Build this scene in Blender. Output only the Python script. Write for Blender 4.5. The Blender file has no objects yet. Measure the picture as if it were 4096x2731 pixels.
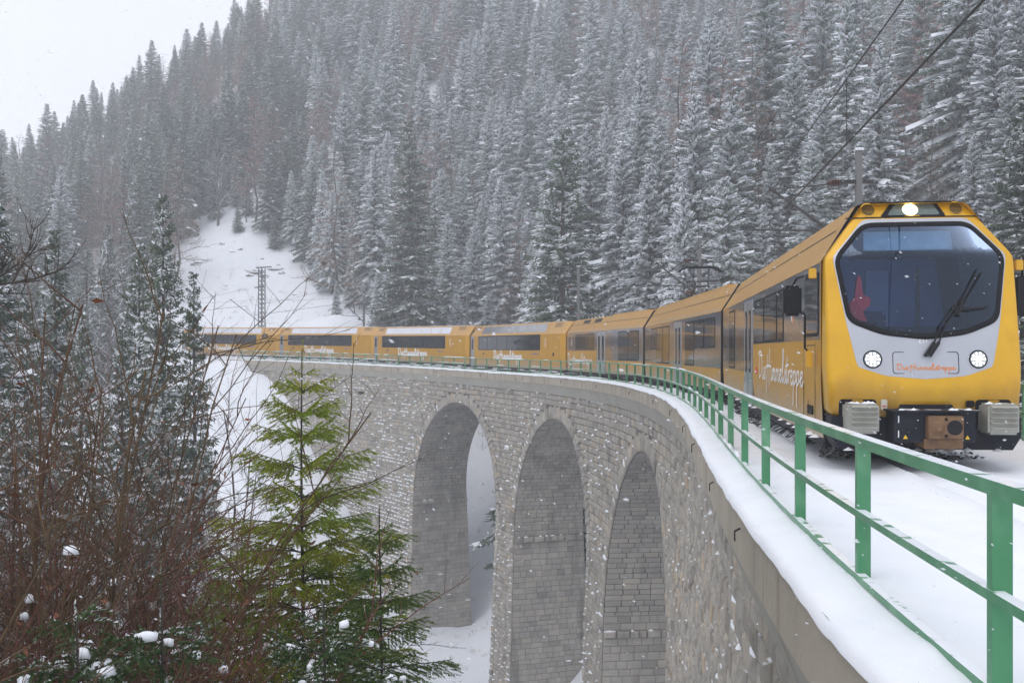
import bpy, bmesh, math, random
import numpy as np
from mathutils import Vector, Matrix, noise as mnoise
C = bpy.context.scene
D = bpy.data
R = math.radians
rnd = random.Random(7)

# ------------------------------------------------------------------ camera, world, sun, exposure
cam = D.objects.new('camera', D.cameras.new('camera'))
C.collection.objects.link(cam)
cam.data.sensor_width = 36.0
cam.data.lens = 36.0
cam.data.shift_y = 0.0311
cam.data.clip_start = 0.05
cam.data.clip_end = 3000
cam.location = (0, 0, 0)
cam.rotation_euler = (R(90), 0, 0)
C.camera = cam

w = D.worlds.new("World"); C.world = w; w.use_nodes = True
nt = w.node_tree; bg = nt.nodes['Background']
sky = nt.nodes.new('ShaderNodeTexSky'); sky.sky_type = 'NISHITA'; sky.sun_disc = False
SUN_EL, SUN_AZ = R(52), R(215)
sky.sun_elevation = SUN_EL; sky.sun_rotation = SUN_AZ
hs = nt.nodes.new('ShaderNodeHueSaturation'); hs.inputs['Saturation'].default_value = 0.25
mx = nt.nodes.new('ShaderNodeMix'); mx.data_type = 'RGBA'; mx.inputs[0].default_value = 0.9
nt.links.new(sky.outputs[0], hs.inputs['Color']); nt.links.new(hs.outputs[0], mx.inputs[6])
mx.inputs[7].default_value = (8.45, 8.75, 9.6, 1)          # closed cloud cover
nt.links.new(mx.outputs[2], bg.inputs[0]); bg.inputs[1].default_value = 0.1

sun = D.objects.new('sun', D.lights.new('sun', 'SUN')); C.collection.objects.link(sun)
sun.data.energy = 0.6; sun.data.angle = R(35); sun.data.color = (1.0, 0.97, 0.93)
sun.rotation_euler = (math.pi / 2 - SUN_EL, 0, math.pi - SUN_AZ)
C.view_settings.view_transform = 'Standard'; C.view_settings.look = 'None'
C.view_settings.exposure = 0.40; C.view_settings.gamma = 1.0
C.view_settings.use_curve_mapping = False
C.render.engine = 'CYCLES'
C.cycles.max_bounces = 7; C.cycles.diffuse_bounces = 4; C.cycles.glossy_bounces = 3
C.cycles.transparent_max_bounces = 8; C.cycles.volume_bounces = 2; C.cycles.transmission_bounces = 4
HAZE = 0.00155

# ------------------------------------------------------------------ helpers
def link(o): C.collection.objects.link(o); return o
def tag(o, label=None, cat=None, group=None, kind=None):
    if label: o['label'] = label
    if cat: o['category'] = cat
    if group: o['group'] = group
    if kind: o['kind'] = kind
    return o
def thing(name, label, cat, loc=(0, 0, 0), rot=(0, 0, 0), group=None):
    o = D.objects.new(name, None); o.empty_display_size = 0.3; link(o)
    o.location = loc; o.rotation_euler = rot
    return tag(o, label, cat, group)

class MB:
    """collects vertices, faces, a material slot and a tint per face"""
    def __init__(s): s.v = []; s.f = []; s.m = []; s.t = []
    def add(s, vs, fs, mi=0, tint=0.5):
        n = len(s.v); s.v.extend([tuple(p) for p in vs])
        for f in fs:
            s.f.append(tuple(i + n for i in f)); s.m.append(mi); s.t.append(tint)
        return s
    def box(s, x0, x1, y0, y1, z0, z1, mi=0, bev=0.0):
        if bev <= 0:
            v = [(x, y, z) for x in (x0, x1) for y in (y0, y1) for z in (z0, z1)]
            return s.add(v, [(0, 1, 3, 2), (4, 6, 7, 5), (0, 4, 5, 1), (2, 3, 7, 6), (0, 2, 6, 4), (1, 5, 7, 3)], mi)
        bm = bmesh.new()
        bmesh.ops.create_cube(bm, size=1, matrix=Matrix.Translation(((x0+x1)/2, (y0+y1)/2, (z0+z1)/2)) @ Matrix.Diagonal((x1-x0, y1-y0, z1-z0, 1)))
        bmesh.ops.bevel(bm, geom=bm.edges[:], offset=bev, segments=2, affect='EDGES')
        bm.verts.index_update()
        s.add([v.co for v in bm.verts], [[v.index for v in f.verts] for f in bm.faces], mi); bm.free(); return s
    def tube(s, pts, rad, n=6, mi=0, cap=True):
        pts = [Vector(p) for p in pts]
        if not hasattr(rad, '__len__'): rad = [rad] * len(pts)
        vs = []; up = None
        for i, p in enumerate(pts):
            d = (pts[min(i + 1, len(pts) - 1)] - pts[max(i - 1, 0)])
            if d.length < 1e-9: d = Vector((0, 0, 1))
            d.normalize()
            if up is None:
                up = d.orthogonal().normalized()
            up = (up - d * up.dot(d))
            if up.length < 1e-6: up = d.orthogonal()
            up.normalize(); sd = d.cross(up)
            for k in range(n):
                a = 2 * math.pi * k / n
                vs.append(p + (up * math.cos(a) + sd * math.sin(a)) * rad[i])
        fs = []
        for i in range(len(pts) - 1):
            for k in range(n):
                a = i * n + k; b = i * n + (k + 1) % n
                fs.append((a, b, b + n, a + n))
        if cap:
            fs.append(tuple(range(n - 1, -1, -1))); fs.append(tuple(range((len(pts) - 1) * n, len(pts) * n)))
        return s.add(vs, fs, mi)
    def prism(s, poly, fn0, fn1, mi=0):
        """poly 2d, fn0/fn1 map (a,b)->xyz of the near and far face"""
        n = len(poly)
        vs = [fn0(a, b) for a, b in poly] + [fn1(a, b) for a, b in poly]
        fs = [tuple(range(n)), tuple(range(2 * n - 1, n - 1, -1))]
        for i in range(n):
            j = (i + 1) % n; fs.append((i, i + n, j + n, j))
        return s.add(vs, fs, mi)
    def loft(s, rings, mi=0, closed=True, caps=(False, False)):
        n = len(rings[0]); vs = [p for r in rings for p in r]; fs = []
        for i in range(len(rings) - 1):
            for k in range(n if closed else n - 1):
                a = i * n + k; b = i * n + (k + 1) % n
                fs.append((a, b, b + n, a + n))
        if caps[0]: fs.append(tuple(range(n - 1, -1, -1)))
        if caps[1]: fs.append(tuple(range((len(rings) - 1) * n, len(rings) * n)))
        return s.add(vs, fs, mi)
    def mesh(s, name, mats, smooth=False):
        me = D.meshes.new(name); me.from_pydata(s.v, [], s.f)
        if not isinstance(mats, (list, tuple)): mats = [mats]
        for m in mats: me.materials.append(m)
        if len(mats) > 1: me.polygons.foreach_set('material_index', s.m)
        if any(t != 0.5 for t in s.t):
            at = me.attributes.new('tint', 'FLOAT', 'FACE'); at.data.foreach_set('value', s.t)
        if smooth: me.polygons.foreach_set('use_smooth', [True] * len(s.f))
        me.update(); return me
    def build(s, name, mats, parent=None, smooth=False, loc=None):
        o = link(D.objects.new(name, s.mesh(name, mats, smooth)))
        if parent is not None: o.parent = parent
        if loc is not None: o.location = loc
        return o

def np_obj(name, V, F, mats, parent=None, smooth=False, mi=None, tint=None):
    """fast mesh from arrays of equal sized faces"""
    V = np.asarray(V, np.float32); F = np.asarray(F, np.int32)
    me = D.meshes.new(name); me.vertices.add(len(V)); me.vertices.foreach_set('co', V.ravel())
    k = F.shape[1]
    me.loops.add(F.size); me.loops.foreach_set('vertex_index', F.ravel())
    me.polygons.add(len(F)); me.polygons.foreach_set('loop_start', np.arange(len(F), dtype=np.int32) * k)
    for m in (mats if isinstance(mats, (list, tuple)) else [mats]): me.materials.append(m)
    if mi is not None: me.polygons.foreach_set('material_index', np.asarray(mi, np.int32))
    if tint is not None:
        at = me.attributes.new('tint', 'FLOAT', 'FACE'); at.data.foreach_set('value', np.asarray(tint, np.float32))
    if smooth: me.polygons.foreach_set('use_smooth', np.ones(len(F), bool))
    me.update(calc_edges=True); me.validate()
    o = link(D.objects.new(name, me))
    if parent is not None: o.parent = parent
    return o

# ------------------------------------------------------------------ materials
def M(name, col, rough=0.6, metal=0.0, coat=0.0, col2=None, nscale=4.0, namt=1.0, stretch=(1, 1, 1), bump=0.0, bscale=20.0,
      tint=None, dust=0.0, dscale=3.0, dlow=0.35, objvar=0.0, spec=0.5, streak=None, emit=None, estr=0.0, grime=None):
    m = D.materials.new(name); m.use_nodes = True
    t = m.node_tree; b = t.nodes['Principled BSDF']; N = t.nodes.new; L = t.links.new
    b.inputs['Roughness'].default_value = rough; b.inputs['Metallic'].default_value = metal
    b.inputs['Coat Weight'].default_value = coat; b.inputs['Coat Roughness'].default_value = 0.06
    b.inputs['Specular IOR Level'].default_value = spec
    tc = N('ShaderNodeTexCoord')
    cur = N('ShaderNodeRGB').outputs[0]; cur.node.outputs[0].default_value = (*col, 1)
    def mixn(fac, a, bb, blend='MIX'):
        x = N('ShaderNodeMix'); x.data_type = 'RGBA'; x.blend_type = blend
        if isinstance(fac, float): x.inputs[0].default_value = fac
        else: L(fac, x.inputs[0])
        for k, q in ((6, a), (7, bb)):
            if isinstance(q, tuple): x.inputs[k].default_value = (*q, 1)
            else: L(q, x.inputs[k])
        return x.outputs[2]
    def ramp(src, a, bb):
        r = N('ShaderNodeMapRange'); r.inputs[1].default_value = a; r.inputs[2].default_value = bb; r.clamp = True
        L(src, r.inputs[0]); return r.outputs[0]
    def nz(scale, det=5, st=stretch):
        mp = N('ShaderNodeMapping'); mp.inputs['Scale'].default_value = st; L(tc.outputs['Object'], mp.inputs[0])
        n = N('ShaderNodeTexNoise'); n.inputs['Scale'].default_value = scale; n.inputs['Detail'].default_value = det
        L(mp.outputs[0], n.inputs['Vector']); return n.outputs['Fac']
    if col2 is not None:
        n = nz(nscale); f = ramp(n, 0.5 - 0.22 / namt, 0.5 + 0.22 / namt)
        cur = mixn(f, cur, col2)
    if streak is not None:      # (colour, x scale, z scale, low, high)
        n = nz(1.0, 4, (streak[1], streak[1], streak[2])); cur = mixn(ramp(n, streak[3], streak[4]), cur, streak[0])
    if grime is not None:       # road dirt and salt thrown up from the track: (colour, low z, high z)
        sx_ = N('ShaderNodeSeparateXYZ'); L(tc.outputs['Object'], sx_.inputs[0])
        n_ = nz(1.0, 5, (1.6, 1.6, .5)); ad = N('ShaderNodeMath'); ad.operation = 'MULTIPLY_ADD'; L(n_, ad.inputs[0]); ad.inputs[1].default_value = -1.1; L(sx_.outputs[2], ad.inputs[2])
        cur = mixn(ramp(ad.outputs[0], grime[2] - .55, grime[1] - .55), cur, grime[0])
    if tint is not None:
        a = N('ShaderNodeAttribute'); a.attribute_name = 'tint'
        cr = N('ShaderNodeValToRGB'); L(a.outputs['Fac'], cr.inputs[0])
        cr.color_ramp.elements[0].color = (*tint[0], 1); cr.color_ramp.elements[1].color = (*tint[-1], 1)
        for i, c in enumerate(tint[1:-1]):
            e = cr.color_ramp.elements.new((i + 1) / (len(tint) - 1)); e.color = (*c, 1)
        cur = mixn(1.0, cur, cr.outputs[0], 'MULTIPLY')
    if objvar > 0:
        oi = N('ShaderNodeObjectInfo'); h = N('ShaderNodeHueSaturation')
        r = N('ShaderNodeMapRange'); r.inputs[3].default_value = 1 - objvar; r.inputs[4].default_value = 1 + objvar
        L(oi.outputs['Random'], r.inputs[0]); L(r.outputs[0], h.inputs['Value'])
        r2 = N('ShaderNodeMapRange'); r2.inputs[3].default_value = 0.5 + 0.035; r2.inputs[4].default_value = 0.5 - 0.03
        L(oi.outputs['Random'], r2.inputs[0]); L(r2.outputs[0], h.inputs['Hue'])
        L(cur, h.inputs['Color']); cur = h.outputs[0]
    if dust > 0:                # snow that lies on faces that look up
        g = N('ShaderNodeNewGeometry'); sx = N('ShaderNodeSeparateXYZ'); L(g.outputs['Normal'], sx.inputs[0])
        up = ramp(sx.outputs[2], dlow, dlow + 0.4); n = ramp(nz(dscale, 4, (1, 1, 1)), 0.62 - dust * 0.4, 0.72 - dust * 0.4)
        mm = N('ShaderNodeMath'); mm.operation = 'MULTIPLY'; L(up, mm.inputs[0]); L(n, mm.inputs[1])
        cur = mixn(mm.outputs[0], cur, (0.82, 0.84, 0.88))
        if metal > 0:
            mt = N('ShaderNodeMath'); mt.operation = 'MULTIPLY_ADD'; L(mm.outputs[0], mt.inputs[0]); mt.inputs[1].default_value = -metal; mt.inputs[2].default_value = metal
            L(mt.outputs[0], b.inputs['Metallic'])
    L(cur, b.inputs['Base Color'])
    if bump > 0:
        bp = N('ShaderNodeBump'); bp.inputs['Strength'].default_value = bump; bp.inputs['Distance'].default_value = 0.05
        L(nz(bscale, 6), bp.inputs['Height']); L(bp.outputs[0], b.inputs['Normal'])
    if emit is not None:
        b.inputs['Emission Color'].default_value = (*emit, 1); b.inputs['Emission Strength'].default_value = estr
    return m

def glass(name, tintc, gl=0.25, rough=0.02):
    m = D.materials.new(name); m.use_nodes = True; t = m.node_tree; t.nodes.clear(); N = t.nodes.new
    o = N('ShaderNodeOutputMaterial'); tr = N('ShaderNodeBsdfTransparent'); g = N('ShaderNodeBsdfGlossy'); x = N('ShaderNodeMixShader')
    tr.inputs[0].default_value = (*tintc, 1); g.inputs['Roughness'].default_value = rough; g.inputs[0].default_value = (0.62, 0.76, 1, 1)
    lw = N('ShaderNodeFresnel'); lw.inputs[0].default_value = 1.5
    ma = N('ShaderNodeMath'); ma.operation = 'MULTIPLY_ADD'; t.links.new(lw.outputs[0], ma.inputs[0]); ma.inputs[1].default_value = 1 - gl; ma.inputs[2].default_value = gl
    t.links.new(ma.outputs[0], x.inputs[0]); t.links.new(tr.outputs[0], x.inputs[1]); t.links.new(g.outputs[0], x.inputs[2]); t.links.new(x.outputs[0], o.inputs[0])
    return m

SNOW = M('snow', (0.80, 0.82, 0.87), 0.75, col2=(0.86, 0.87, 0.90), nscale=1.5, bump=0.25, bscale=3.0, spec=0.25)
SNOWC = M('snow_clumps', (0.84, 0.86, 0.9), 0.8, spec=0.2)
GROUND = M('snowy_ground', (0.80, 0.82, 0.87), 0.8, col2=(0.85, 0.86, 0.90), nscale=0.6, bump=0.5, bscale=1.2, spec=0.2,
           streak=((0.16, 0.14, 0.12), 0.35, 0.8, 0.70, 0.76))
GOLD = M('gold_paint', (0.62, 0.320, 0.012), 0.33, 0.30, 0.0, spec=0.25, grime=((0.44, 0.33, 0.22), 0.30, 0.95), col2=(0.52, 0.255, 0.009), nscale=1.2, streak=((0.55, 0.36, 0.15), 0.5, 0.9, 0.68, 0.86), dust=0.25, dscale=9, dlow=0.75)
YELLOW = M('yellow_paint', (0.70, 0.385, 0.004), 0.36, 0.2, 0.2, grime=((0.30, 0.17, 0.03), 0.40, 1.05), col2=(0.60, 0.31, 0.004), nscale=1.6, streak=((0.42, 0.2, 0.012), 1.2, 0.8, 0.60, 0.8))
ROOFG = M('gold_roof', (0.58, 0.32, 0.07), 0.45, 0.4, 0.1, col2=(0.52, 0.28, 0.07), nscale=2.0, dust=0.12, dscale=14, dlow=0.8)
SILVER = M('silver_paint', (0.44, 0.45, 0.49), 0.38, 0.3, 0.3, col2=(0.40, 0.41, 0.45), nscale=3)
FOIL = M('grey_reflecting_foil', (0.27, 0.265, 0.29), 0.09, 0.7, 0.0, col2=(0.19, 0.19, 0.22), nscale=0.8, bump=0.08, bscale=2.2, streak=((0.42, 0.25, 0.09), 0.28, 0.5, 0.52, 0.68))
SIDEGLASS = M('dark_window_glass', (0.012, 0.014, 0.018), 0.04, 0.0, 0.0, spec=0.6, bump=0.04, bscale=1.2)
ROOFGLASS = M('roof_window_glass', (0.62, 0.64, 0.70), 0.25, 0.0, 0.6, col2=(0.55, 0.57, 0.63), nscale=0.8)  # whitish reflection of the sky painted into the glass colour
SCREEN = glass('windscreen_glass', (0.52, 0.64, 0.85), 0.01)
RUBBER = M('black_rubber', (0.007, 0.007, 0.009), 0.6, spec=0.2)
BLACKP = M('black_plastic', (0.009, 0.009, 0.012), 0.5, spec=0.25)
NAVY = M('dark_blue_steel', (0.010, 0.012, 0.022), 0.6, dust=0.2, dscale=6, dlow=0.4, col2=(0.020, 0.020, 0.026), nscale=5, spec=0.2)
GREYB = M('grey_buffer_paint', (0.40, 0.40, 0.36), 0.55, col2=(0.31, 0.30, 0.26), nscale=6)
BROWNM = M('rusty_coupler', (0.22, 0.12, 0.05), 0.6, col2=(0.12, 0.06, 0.03), nscale=9, bump=0.2)
DOORG = M('door_grey', (0.36, 0.37, 0.39), 0.3, 0.4, 0.3, col2=(0.30, 0.31, 0.33), nscale=3)
WHITEP = M('white_lettering', (0.80, 0.80, 0.80), 0.5)
ORANGEP = M('orange_lettering', (0.72, 0.25, 0.06), 0.5)
REDP = M('red_fabric', (0.62, 0.03, 0.03), 0.7)
LED = M('headlight_led', (0.9, 0.9, 0.9), 0.3, emit=(1.0, 0.98, 0.9), estr=5.0)
LEDTOP = M('top_light_led', (0.9, 0.9, 0.7), 0.3, emit=(1.0, 0.98, 0.55), estr=7.0)
LENSG = M('headlight_lens', (0.42, 0.45, 0.47), 0.15, 0.6)
CABIN = M('cab_wall_blue', (0.085, 0.13, 0.27), 0.6, col2=(0.06, 0.095, 0.21), nscale=1.5)
BLIND = M('cab_blind', (0.30, 0.46, 0.46), 0.7, col2=(0.22, 0.36, 0.37), nscale=9)
DARKIN = M('cab_dark', (0.006, 0.007, 0.010), 0.8, spec=0.05)
SKIN = M('skin', (0.55, 0.30, 0.24), 0.6)
CLOTH = M('dark_jacket', (0.04, 0.05, 0.09), 0.8)
GREEN = M('green_railing_paint', (0.040, 0.215, 0.085), 0.45, col2=(0.065, 0.255, 0.12), nscale=3, coat=0.2, dust=0.75, dscale=7, dlow=0.6,
          streak=((0.16, 0.36, 0.21), 3.0, 2.0, 0.52, 0.8))
CONC = M('concrete', (0.44, 0.385, 0.305), 0.85, col2=(0.33, 0.29, 0.23), nscale=0.9, bump=0.25, bscale=14, streak=((0.20, 0.155, 0.11), 2.6, 0.25, 0.52, 0.76))
CONC2 = M('concrete_cornice', (0.41, 0.39, 0.34), 0.85, col2=(0.33, 0.31, 0.26), nscale=0.8, bump=0.2, bscale=12, streak=((0.25, 0.22, 0.17), 1.8, 0.3, 0.58, 0.8))
MORTAR = M('mortar', (0.15, 0.138, 0.12), 0.95, col2=(0.10, 0.092, 0.08), nscale=2, bump=0.4, bscale=18)
STONE = M('masonry_stone', (0.95, 0.93, 0.90), 0.9, col2=(0.55, 0.545, 0.54), nscale=1.7, bump=0.8, bscale=9,
          tint=((0.29, 0.265, 0.235), (0.41, 0.38, 0.335), (0.47, 0.44, 0.39), (0.53, 0.49, 0.425), (0.54, 0.44, 0.33)), dust=0.14, dscale=2.5, dlow=0.55)
STONEIN = M('vault_stone', (0.9, 0.9, 0.9), 0.92, col2=(0.62, 0.62, 0.63), nscale=0.7, bump=0.4, bscale=14,
            tint=((0.33, 0.305, 0.27), (0.43, 0.40, 0.355), (0.49, 0.46, 0.405), (0.54, 0.49, 0.41)), streak=((0.40, 0.40, 0.40), 0.9, 0.12, 0.55, 0.75))
IRON = M('dark_iron', (0.02, 0.018, 0.017), 0.6)
GALV = M('galvanised_steel', (0.055, 0.055, 0.058), 0.6, 0.2)
POLE = M('grey_concrete_mast', (0.19, 0.19, 0.19), 0.85, col2=(0.12, 0.12, 0.12), nscale=2, stretch=(1, 1, 0.3), bump=0.2)
CERAM = M('brown_insulator', (0.10, 0.035, 0.025), 0.3)
BALLAST = M('dark_ballast', (0.035, 0.032, 0.03), 0.9, col2=(0.07, 0.065, 0.06), nscale=8, dust=0.35, dscale=4)
NEEDLE = M('spruce_needles', (0.082, 0.135, 0.078), 0.8, col2=(0.052, 0.098, 0.062), nscale=0.7, objvar=0.4, dust=0.66, dscale=1.6, dlow=0.1, spec=0.2)
NEEDLED = M('dark_spruce_needles', (0.078, 0.112, 0.064), 0.8, col2=(0.050, 0.080, 0.050), nscale=0.6, objvar=0.35, dust=0.3, dscale=1.3, dlow=0.35, spec=0.2)
YNEEDLE = M('young_spruce_needles', (0.17, 0.28, 0.028), 0.55, col2=(0.34, 0.33, 0.018), nscale=1.6, dust=0.10, dscale=5, dlow=0.55, spec=0.35)
GNEEDLE = M('green_spruce_needles', (0.12, 0.18, 0.03), 0.55, col2=(0.07, 0.125, 0.025), nscale=1.8, dust=0.14, dscale=5, dlow=0.5, spec=0.3)
DGREEN = M('deep_green_spruce_needles', (0.060, 0.105, 0.024), 0.55, col2=(0.034, 0.068, 0.020), nscale=1.8, dust=0.35, dscale=6, dlow=0.45, spec=0.3)
BARK = M('spruce_bark', (0.075, 0.058, 0.048), 0.9, col2=(0.045, 0.036, 0.030), nscale=5, stretch=(1, 1, 0.2), bump=0.4)
TWIG = M('grey_twigs', (0.11, 0.085, 0.075), 0.9, col2=(0.075, 0.055, 0.05), nscale=2, dust=0.7, dscale=2, dlow=0.15, objvar=0.15)
LARCH = M('reddish_twigs', (0.30, 0.145, 0.105), 0.9, col2=(0.20, 0.105, 0.085), nscale=1, dust=0.30, dscale=1.4, dlow=0.25, objvar=0.2)
BROWN = M('brown_stems', (0.150, 0.066, 0.032), 0.75, col2=(0.070, 0.034, 0.020), nscale=3, objvar=0.3, dust=0.12, dscale=9, dlow=0.6)
STRAW = M('dry_grass', (0.30, 0.20, 0.09), 0.8, col2=(0.2, 0.12, 0.05), nscale=4)
DEADLEAF = M('dead_leaves', (0.22, 0.08, 0.025), 0.7, col2=(0.13, 0.04, 0.02), nscale=6)
FLUFF = M('seed_fluff', (0.50, 0.46, 0.42), 0.95, col2=(0.36, 0.32, 0.29), nscale=20)
ROCK = M('rock', (0.22, 0.19, 0.16), 0.9, col2=(0.12, 0.11, 0.1), nscale=2, bump=0.6, bscale=5, dust=0.8, dscale=1.5, dlow=0.25)

# ------------------------------------------------------------------ the railway line in plan
DS = 0.05
_S = np.arange(-60, 220, DS)
_a = np.clip(_S, 0, 110.4) / 100
_K = np.where(_S < 0, 0, .00994 - .08872 * _a + .11864 * _a ** 2 - .04868 * _a ** 3)
_i0 = int(round(60 / DS))
_T = np.concatenate([[0], np.cumsum(_K[:-1] * DS)]); _T -= _T[_i0] - .07241
_X = np.concatenate([[0], np.cumsum(np.sin(_T[:-1]) * DS)]); _Y = np.concatenate([[0], np.cumsum(np.cos(_T[:-1]) * DS)])
_X += 2.0816 - _X[_i0]; _Y += 4.3395 - _Y[_i0]
def P(s, off=0.0):
    t = np.interp(s, _S, _T)
    return np.interp(s, _S, _X) + off * np.cos(t), np.interp(s, _S, _Y) - off * np.sin(t), t
def zd(s): return -1.4514 + .0206 * s + 0.0095 * np.clip(np.asarray(s, float) - 75, 0, 60)
def W(s, off, z): x, y, _ = P(s, off); return (float(x), float(y), float(z))
def WD(s, off, dz): return W(s, off, float(zd(s)) + dz)
F = 4096.0
def ray(u, v, Y): return ((u - 2048) / F * Y, Y, (1493 - v) / F * Y)
def proj(x, y, z): return 2048 + F * x / y, 1493 - F * z / y
DC = 2.38                                             # track centre, from the railing line

# ------------------------------------------------------------------ terrain
cps = [(0, 0, -1.75), (-4, -5, -1.5), (-12, -10, 0), (-25, 5, 2), (-3, 4, -2.8), (-1, 8, -5.5), (-5, 8, -4.4), (-12, 10, -4), (0.5, 14, -9), (-8, 20, -10.5), (2, 24, -14),
       (-4, 35, -18), (2, 42, -22), (-14, 35, -14), (-26, 30, -8), (-42, 25, 0), (-20, 55, -19), (-5, 58, -24), (-9, 73, -22.8), (-32, 75, -18), (-52, 70, -8), (-65, 50, 2), (-90, 60, 12),
       (-30, 105, -10.0), (-22, 95, -17), (-45, 105, -8), (-60, 105, -5), (-44, 118, -2),
       (-95, 110, 4), (-80, 150, 8), (-100, 200, 20), (-140, 200, 14), (-130, 140, 4),
       (14, 55, -8), (12, 76, -11), (20.6, 100, 11.0), (7, 103, 4), (24.5, 80, 8), (22.5, 48, -1), (35, 62, 5), (45, 120, 22), (70, 80, 16), (110, 140, 42), (60, 30, 6), (100, 60, 24),
       (-127, 255, 40), (-112, 262, 52), (-98, 270, 64), (-73, 280, 83), (-39, 290, 104), (11, 310, 125), (77, 330, 128), (141, 330, 104), (165, 330, 98),
       (-150, 310, 25), (-100, 340, 48), (0, 380, 108), (150, 390, 85), (260, 300, 75), (250, 420, 60), (-200, 420, 0), (-220, 200, 0), (240, 120, 80)]
cps += [ray(900, 895, 168), ray(1280, 1000, 160), ray(1150, 1310, 136), ray(800, 1300, 140), ray(1350, 1300, 127), ray(430, 1130, 150), ray(600, 1040, 160),
        ray(1930, 2440, 97), ray(1950, 2000, 112), ray(1925, 1690, 124), ray(1000, 1250, 142)]
for s, q, z in [(92, 2, -22.6), (92, -3, -22.6), (82, 2, -23.5), (72, 2, -25), (52, 2, -27), (38, 2, -25), (36, 8, -18), (20, 9, -8), (5, 10, -4), (-10, 10, -2), (15, 20, 0), (30, 16, -5)]:
    x, y, _ = P(s, q); cps.append((float(x), float(y), z))
# where the slope meets the inner face of the far abutment
for s, u, v in [(125.8, 975, 1490), (121.5, 1062, 1552), (117.1, 1149, 1625), (109.3, 1306, 1880), (104.9, 1393, 2003), (101.5, 1460, 2170), (97, 1550, 2350)]:
    x, y, _ = P(s, -0.4); cps.append((float(x), float(y), (1493 - v) / F * float(y)))
for s in (135, 150, 170, 195): cps.append(WD(s, 2, -0.2)); cps.append(WD(s, -5, -1.8))
for s in (-10, -30, -50): cps.append(WD(s, 2, -0.15))
cps = np.array(cps, float)
def _phi(r): return np.where(r > 1e-9, r * r * np.log(np.maximum(r, 1e-9)), 0)
_sc = 100.0
_cx = cps[:, :2] / _sc; _n = len(cps)
_Kx = _phi(np.linalg.norm(_cx[:, None] - _cx[None], axis=2)) + np.eye(_n) * 2e-4
_Pm = np.c_[np.ones(_n), _cx]
_sol = np.linalg.solve(np.block([[_Kx, _Pm], [_Pm.T, np.zeros((3, 3))]]), np.r_[cps[:, 2], 0, 0, 0])
_ps = np.arange(-58, 215, 0.5); _px, _py, _pt = P(_ps)
def near_line(x, y):
    S = np.empty(len(x)); Q = np.empty(len(x))
    for i in range(0, len(x), 8000):
        dx = x[i:i + 8000, None] - _px[None]; dy = y[i:i + 8000, None] - _py[None]
        j = np.argmin(dx * dx + dy * dy, 1); ii = np.arange(len(j))
        S[i:i + 8000] = _ps[j]; Q[i:i + 8000] = dx[ii, j] * np.cos(_pt[j]) - dy[ii, j] * np.sin(_pt[j])
    return S, Q
_rs = np.random.RandomState(3)
_wv = [(_rs.uniform(-1, 1, 2) * f, _rs.uniform(0, 6.28), a) for f, a in [(0.12, .5), (0.15, .5), (.25, .35), (.3, .3), (.55, .16), (.7, .14), (1.1, .07), (1.4, .06)]]
def T(x, y):
    x = np.atleast_1d(np.asarray(x, float)); y = np.atleast_1d(np.asarray(y, float))
    xc = np.clip(x, -230, 260); yc = np.clip(y, -40, 430)
    z = np.empty(len(x))
    for i in range(0, len(x), 8000):
        p = np.c_[xc[i:i + 8000], yc[i:i + 8000]] / _sc
        z[i:i + 8000] = _phi(np.linalg.norm(p[:, None] - _cx[None], axis=2)) @ _sol[:_n] + np.c_[np.ones(len(p)), p] @ _sol[_n:]
    nzv = sum(a * np.sin(k[0] * x + k[1] * y + ph) for k, ph, a in _wv)
    dist = np.hypot(x, y)
    z = z + nzv * np.clip((dist - 3) / 25, 0.05, 1.3)
    S, Q = near_line(x, y); zdk = zd(S)
    bench = ((S > 124) | (S < -3)); e = np.clip((np.maximum(-1.2 - Q, Q - 5.6)) / 4.0, 0, 1)
    z = np.where(bench & (e < 1), (zdk - 0.17) * (1 - e) + z * e, z)
    under = (S >= -3) & (S <= 124) & (Q > -1.0) & (Q < 6.5)
    z = np.where(under, np.minimum(z, zdk - 1.6), z)
    return z
def G(x, y): return float(T([x], [y])[0])

def grid_axis(lo, hi, step, ext): 
    a = list(np.arange(lo, hi + 0.1, step)); st = step; b = hi; c = lo
    while b < ext: st *= 1.6; b += st; a.append(b)
    st = step
    while c > -ext: st *= 1.6; c -= st; a.insert(0, c)
    return np.array(a)
gx = np.unique(np.r_[grid_axis(-200, 230, 2.5, 1500), np.arange(-45, 20, 1.25)]); gy = np.unique(np.r_[grid_axis(-30, 400, 2.5, 1500), np.arange(0, 135, 1.25)])
GX, GY = np.meshgrid(gx, gy); GZ = T(GX.ravel(), GY.ravel())
ii = np.arange(len(gx) * len(gy)).reshape(len(gy), len(gx))
quads = np.stack([ii[:-1, :-1], ii[:-1, 1:], ii[1:, 1:], ii[1:, :-1]], -1).reshape(-1, 4)
tag(np_obj('terrain', np.c_[GX.ravel(), GY.ravel(), GZ], quads, GROUND, smooth=True), kind='structure')

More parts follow.
